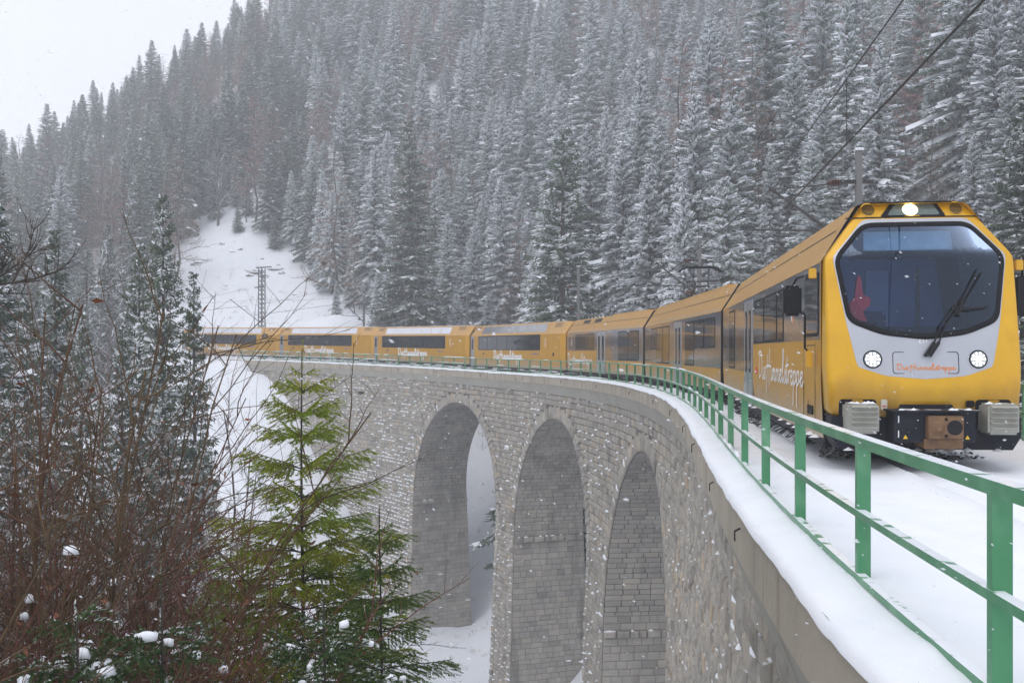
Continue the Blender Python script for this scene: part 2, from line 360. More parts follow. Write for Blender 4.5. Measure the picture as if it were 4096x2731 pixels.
# ------------------------------------------------------------------ snow bed and ballast on the viaduct
prof = [(-0.395, -0.07), (-0.385, -0.01), (-0.33, 0.022), (-0.2, 0.045), (-0.02, 0.075), (0.2, 0.05), (0.5, 0.03), (0.75, 0.02), (1.0, -0.02), (1.2, -0.04), (1.5, -0.06),
        (1.85, -0.03), (1.98, 0.045), (2.06, -0.075), (2.4, -0.02), (2.70, -0.075), (2.78, 0.045), (2.9, -0.03), (3.3, -0.04), (3.9, 0.0), (4.4, 0.04), (4.9, 0.05), (5.2, 0.0), (5.26, -0.16)]
prof = [p for p0, p1 in zip(prof[:-1], prof[1:]) for p in ([p0] if p1[0] - p0[0] < .25 else [(p0[0] + (p1[0] - p0[0]) * f, p0[1] + (p1[1] - p0[1]) * f) for f in np.linspace(0, 1, int((p1[0] - p0[0]) / .12) + 1)[:-1]])] + [prof[-1]]
ss = np.r_[np.r_[np.arange(-40, -4, .5), np.arange(-4, 22, .1), np.arange(22, 45, .22)], np.arange(45, 195, 0.5)]
V = []
for s in ss:
    for k, (q, dz) in enumerate(prof):
        n = mnoise.noise((q * 1.1, s * 0.7, 3)) * 0.04 + mnoise.noise((q * 2.7, s * 1.9, 9)) * 0.018 + (mnoise.noise((q * 6, s * 5, 2)) * 0.010 if s < 30 else 0)
        if 0.3 <= q <= 1.3 and 22 < s < 80: n += 0.14 * max(0, mnoise.noise((s * 0.45, q, 5)) + 0.15) * (1 - abs(q - 0.7) / 0.7)
        qq = q + (mnoise.noise((s * 1.3, 1, q)) * 0.012 if k < 3 else 0) + (0.022 * mnoise.noise((s * 0.35, 7, 0)) if k < 4 else 0)
        V.append(WD(s, qq, dz + n))
n = len(prof); m_ = len(ss)
ii = np.arange(n * m_).reshape(m_, n)
tag(np_obj('snow_bed', V, np.stack([ii[:-1, :-1], ii[:-1, 1:], ii[1:, 1:], ii[1:, :-1]], -1).reshape(-1, 4), SNOW, smooth=True), kind='structure')
# blown-clear ballast beside and below the train
mb = MB(); r2 = random.Random(5)
for k in range(5200):
    s = 11 + 110 * r2.random() ** 1.6; q = r2.uniform(0.95, 1.75) if s > 17 else r2.uniform(1.3, 3.6)
    if mnoise.noise((s * 0.5, q * 2, 1)) < -0.12: continue
    a = r2.uniform(.025, .07) * (1 + s / 70)
    c = Vector(WD(s, q, -0.03)); vs = [c + Vector((r2.uniform(-a, a), r2.uniform(-a, a), r2.uniform(0, a))) for _ in range(4)]
    mb.add(vs, [(0, 1, 2), (0, 2, 3), (0, 3, 1), (1, 3, 2)])
tag(mb.build('ballast', BALLAST), 'dark ballast stones swept bare along the train', None, None, 'stuff')
mb = MB(); rings = []
for s in np.arange(14, 122, 1.0):
    e = 0.05 * mnoise.noise((s * 0.8, 0, 0))
    rings.append([WD(s, 1.28 + e, 0.012 - 0.06), WD(s, 1.4 + e, 0.03), WD(s, 2.0, 0.045), WD(s, 3.0, 0.045), WD(s, 3.5, 0.03)])
tag(mb.loft(rings, closed=False).build('track_bed', BALLAST), kind='structure')

# ------------------------------------------------------------------ viaduct
via = thing('viaduct', 'curved grey stone railway viaduct with three tall arches and concrete edge', 'viaduct', WD(62, 0, -24))
inv = Matrix.Translation(-via.location)
def vbuild(mb, name, mats, smooth=False, kind=None):
    o = mb.build(name, mats, None, smooth); o.parent = via; o.matrix_parent_inverse = inv
    if kind: o['kind'] = kind
    return o
ARCH = [39.9, 61.9, 82.4]; ARR = {39.9: 9.5, 61.9: 8.15, 82.4: 8.5}; TCM = 9.55; WID = 4.75; RING = 0.85
TOP = -1.21                                            # masonry top below the deck edge
def toff(t): return -0.035 * max(t - 1, 0)              # batter of the inner face
def TCc(c): return 1.55 + ARR[c]
def half(t, c): return ARR[c] - 0.018 * max(t - TCc(c), 0)         # half opening below the springing
def FP(s, t, out=0.0):                                  # a point of the inner face
    return WD(s, toff(t) - out, TOP - t)
def openings(t, extra):
    r = []
    for c in ARCH:
        if t >= TCc(c): r.append((c - half(t, c) - extra * 0.75, c + half(t, c) + extra * 0.75))
        else:
            h2 = (ARR[c] + extra) ** 2 - (TCc(c) - t) ** 2
            if h2 > 0: r.append((c - math.sqrt(h2), c + math.sqrt(h2)))
    return r
def intervals(t, extra, lo=-12, hi=129):
    out = []; a = lo
    for b, c in openings(t, extra):
        out.append((a, b)); a = c
    out.append((a, hi)); return out
# mortar core behind the stones, with the vault and the outer face
mb = MB()
ts = np.r_[np.arange(0, 10.25, 0.25), np.arange(10.25, 26, 1.0)]
for a, b in zip(ts[:-1], ts[1:]):
    ia = intervals(a + 1e-6, 0.0); ib = intervals(b - 1e-6, 0.0)
    if len(ia) != len(ib): ia = ib = intervals((a + b) / 2, 0.0) if len(intervals((a + b) / 2, 0.0)) == len(ia) else ib
    for (p0, p1), (q0, q1) in zip(ia, ib):
        k = max(1, int((max(p1 - p0, q1 - q0)) / 2.0))
        for j in range(k):
            f0, f1 = j / k, (j + 1) / k
            mb.add([FP(p0 + (p1 - p0) * f0, a), FP(p0 + (p1 - p0) * f1, a), FP(q0 + (q1 - q0) * f1, b), FP(q0 + (q1 - q0) * f0, b)], [(0, 1, 2, 3)])
            mb.add([WD(p0 + (p1 - p0) * f0, WID - toff(a), TOP - a), WD(p0 + (p1 - p0) * f1, WID - toff(a), TOP - a), WD(q0 + (q1 - q0) * f1, WID - toff(b), TOP - b), WD(q0 + (q1 - q0) * f0, WID - toff(b), TOP - b)], [(3, 2, 1, 0)])
for c in ARCH:
    AR = ARR[c]; TC = TCc(c)
    pr = [(c - half(t, c), t) for t in np.arange(26, TC, -2.0)] + [(c - AR * math.cos(a), TC - AR * math.sin(a)) for a in np.linspace(0, math.pi, 33)] + [(c + half(t, c), t) for t in np.arange(TC + 2, 27, 2.0)]
    mb.loft([[FP(s, t) for s, t in pr], [WD(s, WID - toff(t), TOP - t) for s, t in pr]], closed=False)
vbuild(mb, 'masonry_core', MORTAR)
# stones
stones = []       # (verts, faces, tint, score)
padv = MB()
rs = random.Random(11)
def stone(corn, depth, kind):
    """corn: four face corners (top left, top right, bottom right, bottom left) as functions of outward distance"""
    j = lambda a: rs.uniform(-a, a)
    base = [c(0.0) for c in corn]
    ctr = [sum(b[k] for b in base) / 4 for k in range(3)]
    ins = rs.uniform(.06, .12)
    rim = []
    for c in corn:
        p = c(depth * rs.uniform(0.55, 1.0)); rim.append([p[k] + (ctr[k] - base[0][k]) * 0 + (ctr[k] - p[k]) * ins for k in range(3)])
    nrm = Vector(corn[0](1.0)) - Vector(corn[0](0.0))
    mid = Vector(ctr) + nrm * depth * rs.uniform(1.1, 1.7) + (Vector(base[1]) - Vector(base[0])) * j(.22) + (Vector(base[3]) - Vector(base[0])) * j(.22)
    top = []
    for k4 in range(4):
        p = Vector(rim[k4]); f_ = rs.uniform(.22, .48); p = p + (Vector(ctr) - Vector(base[k4])) * f_ + nrm * depth * rs.uniform(.10, .75); top.append(tuple(p))
    vs = base + rim + top
    fs = [(8, 9, 10, 11)] + [(4 + i, 4 + (i + 1) % 4, 8 + (i + 1) % 4, 8 + i) for i in range(4)] + [(i, (i + 1) % 4, 4 + (i + 1) % 4, 4 + i) for i in range(4)]
    wv = (Vector(base[1]) - Vector(base[0])); hv = (Vector(base[3]) - Vector(base[0]))
    dist = max(ctr[1], 2); view = Vector(ctr).normalized()
    area = abs(wv.cross(hv).dot(view)) / dist ** 2
    u, v = proj(*ctr)
    vis = -60 < u < 4150 and v < 2790
    tn = min(max(rs.gauss(.50, .20), 0), 1)
    if rs.random() < .03: tn = 1.0
    stones.append((vs, fs, tn, area if vis else 0, kind))
    return base, rim, nrm
def pad(base, rim, nrm, prob):
    """a lump of snow on the upper edge of a stone"""
    a, b = Vector(base[0]), Vector(base[1])
    up = Vector((0, 0, 1))
    if rs.random() > prob * (1 if a.y > 40 else .45): return
    f0, f1 = sorted((rs.uniform(0, .6), rs.uniform(.3, 1)))
    if f1 - f0 < .2: f1 = min(1, f0 + .35)
    if a.y > 92 and rs.random() < .75: f0, f1 = rs.uniform(0, .15), rs.uniform(.85, 1)
    k_ = 1.0 if a.y > 45 else .55; o = nrm * rs.uniform(.10, .17) * k_; h = rs.uniform(.05, .09) * k_
    p0 = a.lerp(b, f0); p1 = a.lerp(b, f1); pm = a.lerp(b, (f0 + f1) / 2)
    vs = [p0, p1, p1 + o * .8 - up * .02, pm + o * 1.1 - up * .03, p0 + o * .7 - up * .02, pm + up * h + o * .3, p0.lerp(p1, .25) + up * h * .7 + o * .5, p0.lerp(p1, .75) + up * h * .8 + o * .5]
    padv.add(vs, [(0, 6, 4), (4, 6, 3), (6, 7, 3), (3, 7, 2), (7, 1, 2), (0, 5, 6), (5, 7, 6), (5, 1, 7)])
t = 0.0
rows = []
while t < 25.5:
    h = rs.uniform(.30, .43); rows.append((t, t + h)); t += h
face_ground = {}
_sg = np.arange(-12, 130, 0.5); _fx, _fy, _ = P(_sg, -0.9); _fg = T(_fx, _fy)
for (a, b) in rows:
    mid = (a + b) / 2
    for lo, hi in intervals(mid, RING + 0.02):
        s = lo
        while s < hi - 0.05:
            L_ = rs.uniform(.36, .85); e = min(s + L_, hi)
            if hi - e < .3: e = hi
            zc = float(zd(s)) + TOP - a
            yy = float(P(s)[1])
            if not (yy < 3 or 1493 - F * zc / max(yy, 1) > 3400 or zc < np.interp(s, _sg, _fg) - 0.4):
                g = .016
                co = [(lambda o, s0=s + g, t0=a + g: FP(s0, t0, o)), (lambda o, s0=e - g, t0=a + g: FP(s0, t0, o)), (lambda o, s0=e - g, t0=b - g: FP(s0, t0, o)), (lambda o, s0=s + g, t0=b - g: FP(s0, t0, o))]
                smooth = s > 90 and a < 9
                dep = (.03 if smooth else .055) if s > 30 else rs.uniform(.05, .09)
                bs, rm, nr = stone(co, dep, 'stone')
                pr = 0.05
                if s > 88: pr = (0.42 if mnoise.noise((s * .12, a * 1.1, 7)) > -.05 else .12) if a < 9 else 0.66
                elif s > 34: pr = 0.13 if a < 9 else 0.2
                else: pr = 0.16
                if mnoise.noise((s * .25, a * .5, 2)) > 0.05: pr *= 1.5
                pad(bs, rm, nr, pr)
            s = e
# voussoirs round the arches and rough quoins down the jambs
for c in ARCH:
    nv = 58; AR = ARR[c]; TC = TCc(c)
    for k in range(nv):
        a0 = math.pi * k / nv; a1 = math.pi * (k + 1) / nv - .004
        r0, r1 = AR, AR + RING * (1.0 if k % 2 else .86)
        pt = lambda r, a: (c - r * math.cos(a), TC - r * math.sin(a))
        q = [pt(r1, a0), pt(r1, a1), pt(r0, a1), pt(r0, a0)]
        co = [(lambda o, s0=s_, t0=t_: FP(s0, t0, o)) for s_, t_ in q]
        bs, rm, nr = stone(co, .09 if q[0][0] > 36 else .04, 'voussoir')
        if a1 < 1.1 or a0 > 2.0: pad([bs[0], bs[3], bs[2], bs[1]] if a1 < 1.4 else [bs[2], bs[1], bs[0], bs[3]], rm, nr, .45)
    for sgn in (-1, 1):
        tt = TC; k = 0
        while tt < 25:
            h = rs.uniform(.34, .46); e0 = c + sgn * half(tt, c); e1 = e0 + sgn * RING * .75 * (1.0 if k % 2 else 1.0)
            s0, s1 = min(e0, e1), max(e0, e1)
            if not (float(zd(s0)) + TOP - tt < np.interp(s0, _sg, _fg) - 0.4):
                co = [(lambda o, s_=s_, t_=t_: FP(s_, t_, o)) for s_, t_ in ((s0, tt), (s1, tt), (s1, tt + h - .015), (s0, tt + h - .015))]
                bs, rm, nr = stone(co, (.12 if k % 2 else .08) if s0 > 38 else .03, 'quoin'); pad(bs, rm, nr, .7)
            tt += h; k += 1
# stones lining the vaults and the inner sides of the piers (the sides that face this way are laid fully)
lin = []
def lining(c, sgn):
    AR = ARR[c]; TC = TCc(c)
    pr = []; a = math.pi / 2; step = .30 / AR
    while a > 0.0: pr.append((c + sgn * AR * math.cos(a), TC - AR * math.sin(a), c + sgn * AR * math.cos(max(a - step, 0)), TC - AR * math.sin(max(a - step, 0)), 0)); a -= step
    tt = TC
    while tt < 25: h = rs.uniform(.34, .44); pr.append((c + sgn * half(tt, c), tt, c + sgn * half(tt + h, c), tt + h, 1)); tt += h
    for s0, t0, s1, t1, pier in pr:
        w0 = toff(t0); w1 = WID - toff(t0); q = w0 + .02
        ledge = pier and 0.55 < t0 - TC < 1.0
        if float(zd(s0)) + TOP - t0 < np.interp(s0, _sg, _fg) - 0.6: continue
        while q < w1 - .05:
            e = min(q + rs.uniform(.4, .95), w1)
            if w1 - e < .25: e = w1
            sm = (s0 + s1) / 2; tm = (t0 + t1) / 2
            if pier: nd = (-sgn, 0.0)
            else:
                l_ = math.hypot(c - sm, TC - tm); nd = ((c - sm) / l_, (TC - tm) / l_)
            def cf(s_, q_, t_): return lambda o: WD(s_ + nd[0] * o, q_, TOP - (t_ + nd[1] * o))
            co = [cf(s0, e - .01, t0 + .01), cf(s0, q + .01, t0 + .01), cf(s1, q + .01, t1 - .008), cf(s1, e - .01, t1 - .008)]
            dep = .22 if ledge else (.035 if pier else .02)
            bs, rm, nr = stone(co, dep, 'lining')
            if ledge: pad(bs, rm, nr, .6)
            elif pier and t0 > TC + 5: pad(bs, rm, nr, .04)
            q = e
for c in ARCH:
    lining(c, 1)
for c in ARCH[:2]: lining(c, -1)
def emit_stones(name, sel, mats, limit):
    sel = sorted(sel, key=lambda q: -q[3]); big = sel[:limit]; rest = sel[limit:]
    for vs, fs, tn, sc, k in big:
        mb = MB(); mb.add(vs, fs, 0, tn); vbuild(mb, name, mats)
    V = []; Fq = []; tq = []; F4 = []
    mb = MB()
    for vs, fs, tn, sc, k in rest: mb.add(vs, fs, 0, tn)
    if rest: vbuild(mb, name + '_masonry', mats, kind='stuff')
emit_stones('stone', [q for q in stones if q[4] == 'stone'], STONE, 300)
emit_stones('voussoir', [q for q in stones if q[4] == 'voussoir'], STONE, 300)
emit_stones('quoin', [q for q in stones if q[4] == 'quoin'], STONE, 200)
emit_stones('lining_stone', [q for q in stones if q[4] == 'lining'], STONEIN, 300)
vbuild(padv, 'ledge_snow', SNOWC, kind='stuff')
# concrete edge: upright panels over a sloping cornice, both on the inner and the outer side
def sweep(name, s0, s1, prof, mat, step=1.0):
    mb = MB(); ks = np.linspace(s0, s1, max(2, int((s1 - s0) / step) + 1))
    mb.loft([[WD(s, q, z) for q, z in prof] for s in ks], closed=True, caps=(True, True)); return vbuild(mb, name, mat)
s = -14.0
while s < 129:
    e = min(s + 6.0, 129.6)
    sweep('fascia_panel', s + .008, e - .008, [(-0.36, -0.02), (-0.36, -0.575), (0.0, -0.575), (0.0, -0.02)], CONC)
    sweep('cornice_panel', s + .008, e - .008, [(-0.33, -0.58), (-0.10, -1.20), (0.2, -1.20), (0.2, -0.58)], CONC2)
    sweep('fascia_panel', s + .008, e - .008, [(4.85, -0.02), (4.85, -1.20), (5.2, -1.20), (5.2, -0.02)], CONC, 3.0)
    s = e
sweep('deck_slab', -14, 129.6, [(0.01, -0.1), (0.01, -1.2), (4.84, -1.2), (4.84, -0.1)], CONC, 1.0)
for s in (5.9, 9.6, 15.5, 20.4, 27, 34, 42, 51, 59.5, 68, 77, 86, 94):          # iron hooks below the edge
    k = .8 if s > 12 else .55
    mb = MB(); mb.tube([WD(s - .05 * k, -0.365, -0.22), WD(s - .05 * k, -0.42, -0.25), WD(s - .05 * k, -0.42, -0.25 - .17 * k), WD(s + .05 * k, -0.42, -0.25 - .17 * k), WD(s + .05 * k, -0.42, -0.25), WD(s + .05 * k, -0.365, -0.22)], .012 * k, 5)
    vbuild(mb, 'iron_hook', IRON)

# ------------------------------------------------------------------ railings
def railing(label, off, s_list, s0, s1, pitch, hfun, side):
    g = thing('railing', label, 'railing', WD(s_list[0], off, 0)); iv = Matrix.Translation(-g.location)
    def b(mb, name, mat, smooth=False, kind=None):
        o = mb.build(name, mat, None, smooth); o.parent = g; o.matrix_parent_inverse = iv
        if kind: o['kind'] = kind
        return o
    for s in s_list:
        mb = MB(); h = .955; t_ = .006
        # angle section: one leg across the railing, one along it
        sec = [(0, 0), (.085, 0), (.085, t_), (t_, t_), (t_, .06), (0, .06)]
        mb.loft([[WD(s + d, off - .045 + q, z) for q, d in sec] for z in (-0.12, h)], caps=(True, True))
        b(mb, 'post', GREEN)
    ks = np.r_[np.arange(s0, min(s1, 40), .4), np.arange(max(s0, 40), s1, 1.0), [s1]]
    for nm, z, wd in (('top_rail', 1.0, .085), ('middle_rail', .53, .06), ('bottom_rail', .12, .06)):
        mb = MB()
        sec = [(-.055, 0), (-.055 + wd, 0), (-.055 + wd, -.008), (-.047, -.008), (-.047, -wd * .75), (-.055, -wd * .75)]
        mb.loft([[WD(s, off + q, z + dz) for q, dz in sec] for s in ks], caps=(True, True)); b(mb, nm, GREEN)
    r3 = random.Random(4); mb = MB()
    for z, wd in ((1.0, .08), (.53, .055), (.12, .055)):
        s = s0
        while s < s1:
            L_ = r3.uniform(.2, 1.2) if s < 25 else r3.uniform(1.0, 5.0)
            if (r3.random() < (.16 if s < 60 else .45) and s > 6.5) or (s > 88 and r3.random() < .95):
                hh = r3.uniform(.02, .05) if s < 60 else r3.uniform(.03, .06)
                n_ = max(3, int(L_ / .25)); rings = []
                for k in range(n_ + 1):
                    f = k / n_; e = min(1, 4 * f, 4 * (1 - f)) ** .5; q = s + L_ * f; a = hh * e * (1 + .3 * mnoise.noise((q * 3, z, 0)))
                    rings.append([WD(q, off - .055, z + .004), WD(q, off - .058, z + a * .7), WD(q, off - .055 + wd * .5, z + .004 + a), WD(q, off - .05 + wd, z + a * .6), WD(q, off - .055 + wd, z + .004)])
                mb.loft(rings, closed=False)
            s += L_ + r3.uniform(.1, .8)
    b(mb, 'rail_snow', SNOWC, True, 'stuff')
    mb = MB()
    for s in s_list:
        if s > 60: continue
        for z in (.0,):
            if r3.random() < .6:
                c = Vector(WD(s, off, z)); a = r3.uniform(.07, .14)
                vs = [c + Vector((math.cos(k) * a * r3.uniform(.7, 1.2), math.sin(k) * a * r3.uniform(.7, 1.2), 0)) for k in np.linspace(0, 5.3, 6)] + [c + Vector((0, 0, a * .75))]
                mb.add(vs, [(k, (k + 1) % 6, 6) for k in range(6)])
    if mb.v: b(mb, 'post_snow', SNOWC, True, 'stuff')
    return g
PS = 2.25348
railing('green steel railing with snow patches along the inner edge of the viaduct, nearest the camera', 0.0, [PS * k for k in range(-3, 57)], -8.0, 126.8, PS, None, 1)
railing('green steel railing along the far edge of the viaduct beyond the train', 5.0, [PS * k for k in range(-3, 57)], -8.0, 126.8, PS, None, 1)

# ------------------------------------------------------------------ the train
GLY = {
 'D': (1.15, [[(.15, 2.4), (.05, 1.2), (.0, .0)], [(-.25, 2.2), (.3, 2.5), (.75, 2.1), (.85, 1.2), (.6, .4), (.0, .0)]]),
 'i': (.42, [[(.05, 1.0), (.0, .15), (.15, .0), (.35, .35)], [(.10, 1.45), (.12, 1.6)]]),
 'e': (.62, [[(.02, .5), (.35, .65), (.36, .95), (.15, .98), (.02, .5), (.15, .03), (.35, .05), (.6, .4)]]),
 'H': (1.2, [[(.15, 2.2), (.05, .5), (-.15, -1.1)], [(.75, 2.7), (.65, 1.0), (.6, -.5)], [(-.35, 1.05), (.3, 1.2), (1.15, 1.15)]]),
 'm': (.95, [[(.0, .95), (.02, .0)], [(.02, .6), (.2, 1.0), (.3, .8), (.3, .0)], [(.3, .6), (.5, 1.0), (.6, .8), (.6, .15), (.72, .0), (.92, .4)]]),
 'l': (.48, [[(.0, .35), (.28, 1.6), (.3, 2.5), (.15, 2.5), (.05, 1.2), (.08, .15), (.22, .0), (.45, .4)]]),
 's': (.5, [[(.0, .3), (.28, 1.0), (.38, .55), (.3, .05), (.05, .05)], [(.3, .05), (.5, .3)]]),
 't': (.5, [[(.25, 2.1), (.12, 1.0), (.1, .15), (.22, .0), (.45, .4)], [(-.15, 1.3), (.5, 1.45)]]),
 'r': (.5, [[(.0, 1.0), (.04, .0)], [(.04, .55), (.2, .95), (.42, .95)]]),
 'p': (.7, [[(.0, 1.0), (-.02, .0), (-.08, -1.6)], [(.0, .7), (.25, 1.02), (.42, .75), (.36, .2), (.05, .02)], [(.36, .2), (.65, .4)]]),
 ' ': (.35, []),
 'E': (1.0, [[(.7, 2), (0, 2), (0, 0), (.7, 0)], [(0, 1.0), (.6, 1.0)]]), 'T': (1.0, [[(0, 2), (.8, 2)], [(.4, 2), (.4, 0)]]), '7': (.9, [[(0, 2), (.75, 2), (.25, 0)]])}
def lettering(text, place, sx, sz, wd, dep=0.003):
    """handwriting as raised strokes; place(a, z, out) -> xyz in the frame of the wall"""
    mb = MB(); x = 0.0; tot = sum(GLY[c][0] for c in text)
    for ch in text:
        adv, strokes = GLY[ch]
        for st in strokes:
            # smooth the stroke
            pts = st
            if len(st) > 2:
                pts = []
                for i in range(len(st) - 1):
                    p0 = st[max(i - 1, 0)]; p1 = st[i]; p2 = st[i + 1]; p3 = st[min(i + 2, len(st) - 1)]
                    for k in range(3):
                        u = k / 3
                        pts.append(tuple(.5 * (2 * p1[d] + (p2[d] - p0[d]) * u + (2 * p0[d] - 5 * p1[d] + 4 * p2[d] - p3[d]) * u * u + (3 * p1[d] - p0[d] - 3 * p2[d] + p3[d]) * u ** 3) for d in (0, 1)))
                pts.append(st[-1])
            q = [((x + a) * sx, b * sz) for a, b in pts]
            r_in = []; n = len(q)
            for i in range(n):
                d = (q[min(i + 1, n - 1)][0] - q[max(i - 1, 0)][0], q[min(i + 1, n - 1)][1] - q[max(i - 1, 0)][1]); l = math.hypot(*d) or 1
                nx, nz_ = -d[1] / l * wd / 2, d[0] / l * wd / 2
                r_in.append([place(q[i][0] + nx, q[i][1] + nz_, dep), place(q[i][0] - nx, q[i][1] - nz_, dep), place(q[i][0] - nx, q[i][1] - nz_, 0), place(q[i][0] + nx, q[i][1] + nz_, 0)])
            mb.loft(r_in, closed=True, caps=(True, True))
        x += adv
    return mb, tot * sx
def rr(x0, x1, z0, z1, r, n=4):
    r = min(r, (x1 - x0) / 2.01, (z1 - z0) / 2.01); p = []
    for cx, cz, a0 in ((x1 - r, z1 - r, 0), (x0 + r, z1 - r, 90), (x0 + r, z0 + r, 180), (x1 - r, z0 + r, 270)):
        for k in range(n + 1): a = R(a0 + 90 * k / n); p.append((cx + r * math.cos(a), cz + r * math.sin(a)))
    return p
HW = 1.26
def side_panel(poly, y0, y1, name, mat, parent, sgn=1):
    mb = MB(); mb.prism(poly, lambda a, b: (a, sgn * y1, b), lambda a, b: (a, sgn * y0, b)); return mb.build(name, mat, parent)
def car_root(name, label, s0, s1, group=None, dz=0.0):
    x0, y0, _ = P(s0, DC); x1, y1, _ = P(s1, DC)
    L = math.hypot(x1 - x0, y1 - y0); za, zb = float(zd(s0)) + .08 + dz, float(zd(s1)) + .08 + dz
    o = thing(name, label, 'train car', (float(x0), float(y0), za), (0, -math.atan2(zb - za, L), math.atan2(y1 - y0, x1 - x0)), group)
    return o, L
def windows(parent, spans, z0, z1, y=HW, glassm=None):
    for a, b in spans:
        f = side_panel(rr(a + .03, b - .03, z0, z1, .09), y - .01, y + .010, 'window', RUBBER, parent)
        side_panel(rr(a + .085, b - .085, z0 + .05, z1 - .05, .06), y + .004, y + .013, 'pane', glassm or SIDEGLASS, f)
def foil(parent, a, b, z0, z1): 
    return side_panel([(a, z0), (b, z0), (b, z1), (a, z1)], HW - .01, HW + .004, 'foil_panel', FOIL, parent)
def door(parent, a, b, z0, z1, double=True, mat=None):
    d = side_panel(rr(a, b, z0, z1, .05), HW - .01, HW + .018, 'door', mat or DOORG, parent)
    if double:
        m = (a + b) / 2; lv = (b - a) / 2
        side_panel([(m - .012, z0 + .03), (m + .012, z0 + .03), (m + .012, z1 - .03), (m - .012, z1 - .03)], HW + .01, HW + .021, 'door_seam', RUBBER, d)
        for c in (m - lv * .48, m + lv * .48):
            w_ = side_panel(rr(c - lv * .24, c + lv * .24, z0 + .75, z1 - .22, .12), HW + .01, HW + .023, 'door_window', RUBBER, d)
            del w_
        for c in (m - lv * .48, m + lv * .48):
            side_panel(rr(c - lv * .15, c + lv * .15, z0 + .82, z1 - .30, .10), HW + .012, HW + .027, 'door_pane', SIDEGLASS, d)
    else:
        side_panel(rr(a + .18, b - .18, z0 + 1.35, z1 - .18, .08), HW + .01, HW + .023, 'door_window', RUBBER, d)
        side_panel(rr(a + .24, b - .24, z0 + 1.42, z1 - .25, .06), HW + .012, HW + .027, 'door_pane', SIDEGLASS, d)
    return d
def feather(parent, x, z, h):
    pl = [(x - .06, z), (x - .02, z + h * .25), (x - .0, z + h * .6), (x - .06, z + h), (x + .04, z + h * .8), (x + .07, z + h * .45), (x + .03, z + h * .1)]
    side_panel(pl, HW - .005, HW + .008, 'feather_emblem', WHITEP, parent)
    for k in range(6):
        side_panel([(x - .10 - .02 * k % 3, z + h * (.05 + .14 * k)), (x - .30 + .03 * abs(k - 3), z + h * (-.12 + .14 * k)), (x - .28 + .03 * abs(k - 3), z + h * (-.06 + .14 * k)), (x - .10, z + h * (.14 + .14 * k))], HW - .005, HW + .007, 'feather_barb', ORANGEP, parent)
def side_text(parent, xl, xr, zb, xh, wd):
    txt = 'Die Himmelstreppe'; tot = sum(GLY[c][0] for c in txt)
    mb, _ = lettering(txt, lambda a, b, o: (xl - a, HW + .003 + o, zb + b), abs(xl - xr) / tot, xh, wd); mb.build('lettering', WHITEP, parent)

BODY = [(1.225, .27), (1.255, .9), (HW, 1.1), (HW, 2.70)]
CHAM = [(HW, 2.70), (.74, 3.50)]
def ring(x, prof, sy=1.0, dz=0.0): return [(x, y * sy, z + dz) for y, z in prof] 
def body_shell(parent, x0, x1, bodym=None, cab=False, taper0=0.0, taper1=0.0):
    low = [(y, z) for y, z in BODY]; full = low + [(-y, z) for y, z in reversed(low)]
    mb = MB(); xs = [(x0, 1 - taper0 * .2)] + ([(x0 + taper0, 1)] if taper0 else []) + ([(x1 - taper1, 1)] if taper1 else []) + [(x1, 1 - taper1 * .2)]
    if cab:
        for sg in (1, -1): mb.loft([[(x if i else x + max(0, rake(z) - .3), sg * y, z) for y, z in low] for i, (x, k) in enumerate(xs)], closed=False)
        mb.add([(xs[0][0], 1.2, .3), (xs[-1][0], 1.2, .3), (xs[-1][0], -1.2, .3), (xs[0][0], -1.2, .3)], [(0, 1, 2, 3)])
    else: mb.loft([[(x, y * k, z) for y, z in full] for x, k in xs], closed=True, caps=(True, True))
    b = mb.build('body', bodym or GOLD, parent)
    mb = MB(); rf = [(1.27, 2.695), (.74, 3.50), (.60, 3.55), (-.60, 3.55), (-.74, 3.50), (-1.27, 2.695)]
    mb.loft([[(x, y * k, 2.695 + (z - 2.695) * (1 - (1 - k) * 1.2)) for y, z in rf] for x, k in xs], closed=True, caps=(True, True)) if not cab else mb.loft([[(x if i else FX(y, z) + .06, y, z) for y, z in rf] for i, (x, k) in enumerate(xs)], closed=False)
    r_ = mb.build('roof', ROOFG, parent)
    mb = MB(); mb.box(x0 + .3, x1 - .3, -1.15, 1.15, .12, .30); mb.build('underframe', NAVY, parent)
    for s_ in (x0 + 2.4, x1 - 2.4):
        mb = MB(); mb.box(s_ - 1.2, s_ + 1.2, -.75, .75, .06, .27); mb.build('bogie', IRON, parent)
    return b, r_
def roof_lines(r_, x0, x1, boxes=(), dashes=True):
    cp = lambda x, f, o: (x, HW + (.74 - HW) * f + o * .8, 2.70 + .8 * f + o * .6)
    mb = MB()
    for a, b in [(x0 + .2, (x0 + x1) / 2 - .3), ((x0 + x1) / 2 + .2, x1 - .2)]:
        mb.add([cp(a, .60, .006), cp(b, .60, .006), cp(b, .63, .006), cp(a, .63, .006)], [(0, 1, 2, 3)])
    mb.build('roof_seam', BLACKP, r_)
    if dashes:
        mb = MB(); x = x0 + .7
        while x < x1 - .7:
            mb.add([cp(x, .08, .006), cp(x + .45, .08, .006), cp(x + .45, .13, .006), cp(x, .13, .006)], [(0, 1, 2, 3)]); x += .75
        mb.build('roof_marking', SILVER, r_)
    for a, b in boxes:
        mb = MB(); mb.prism([(-.75, 3.47), (-.69, 3.62), (.69, 3.62), (.75, 3.47)], lambda y, z: (a, y, z), lambda y, z: (b, y, z)); mb.build('roof_box', ROOFG, r_)

def rake(z): return float(np.interp(z, [0.3, .58, 1.0, 1.66, 2.77, 3.55], [.08, .04, .0, .10, .34, .78]))
def FX(y, z, o=0.0): return rake(z) + .13 * (y / 1.32) ** 2 + .05 * (abs(y) / 1.32) ** 6 - o
RG = 'gold cars of the mountain railway train'
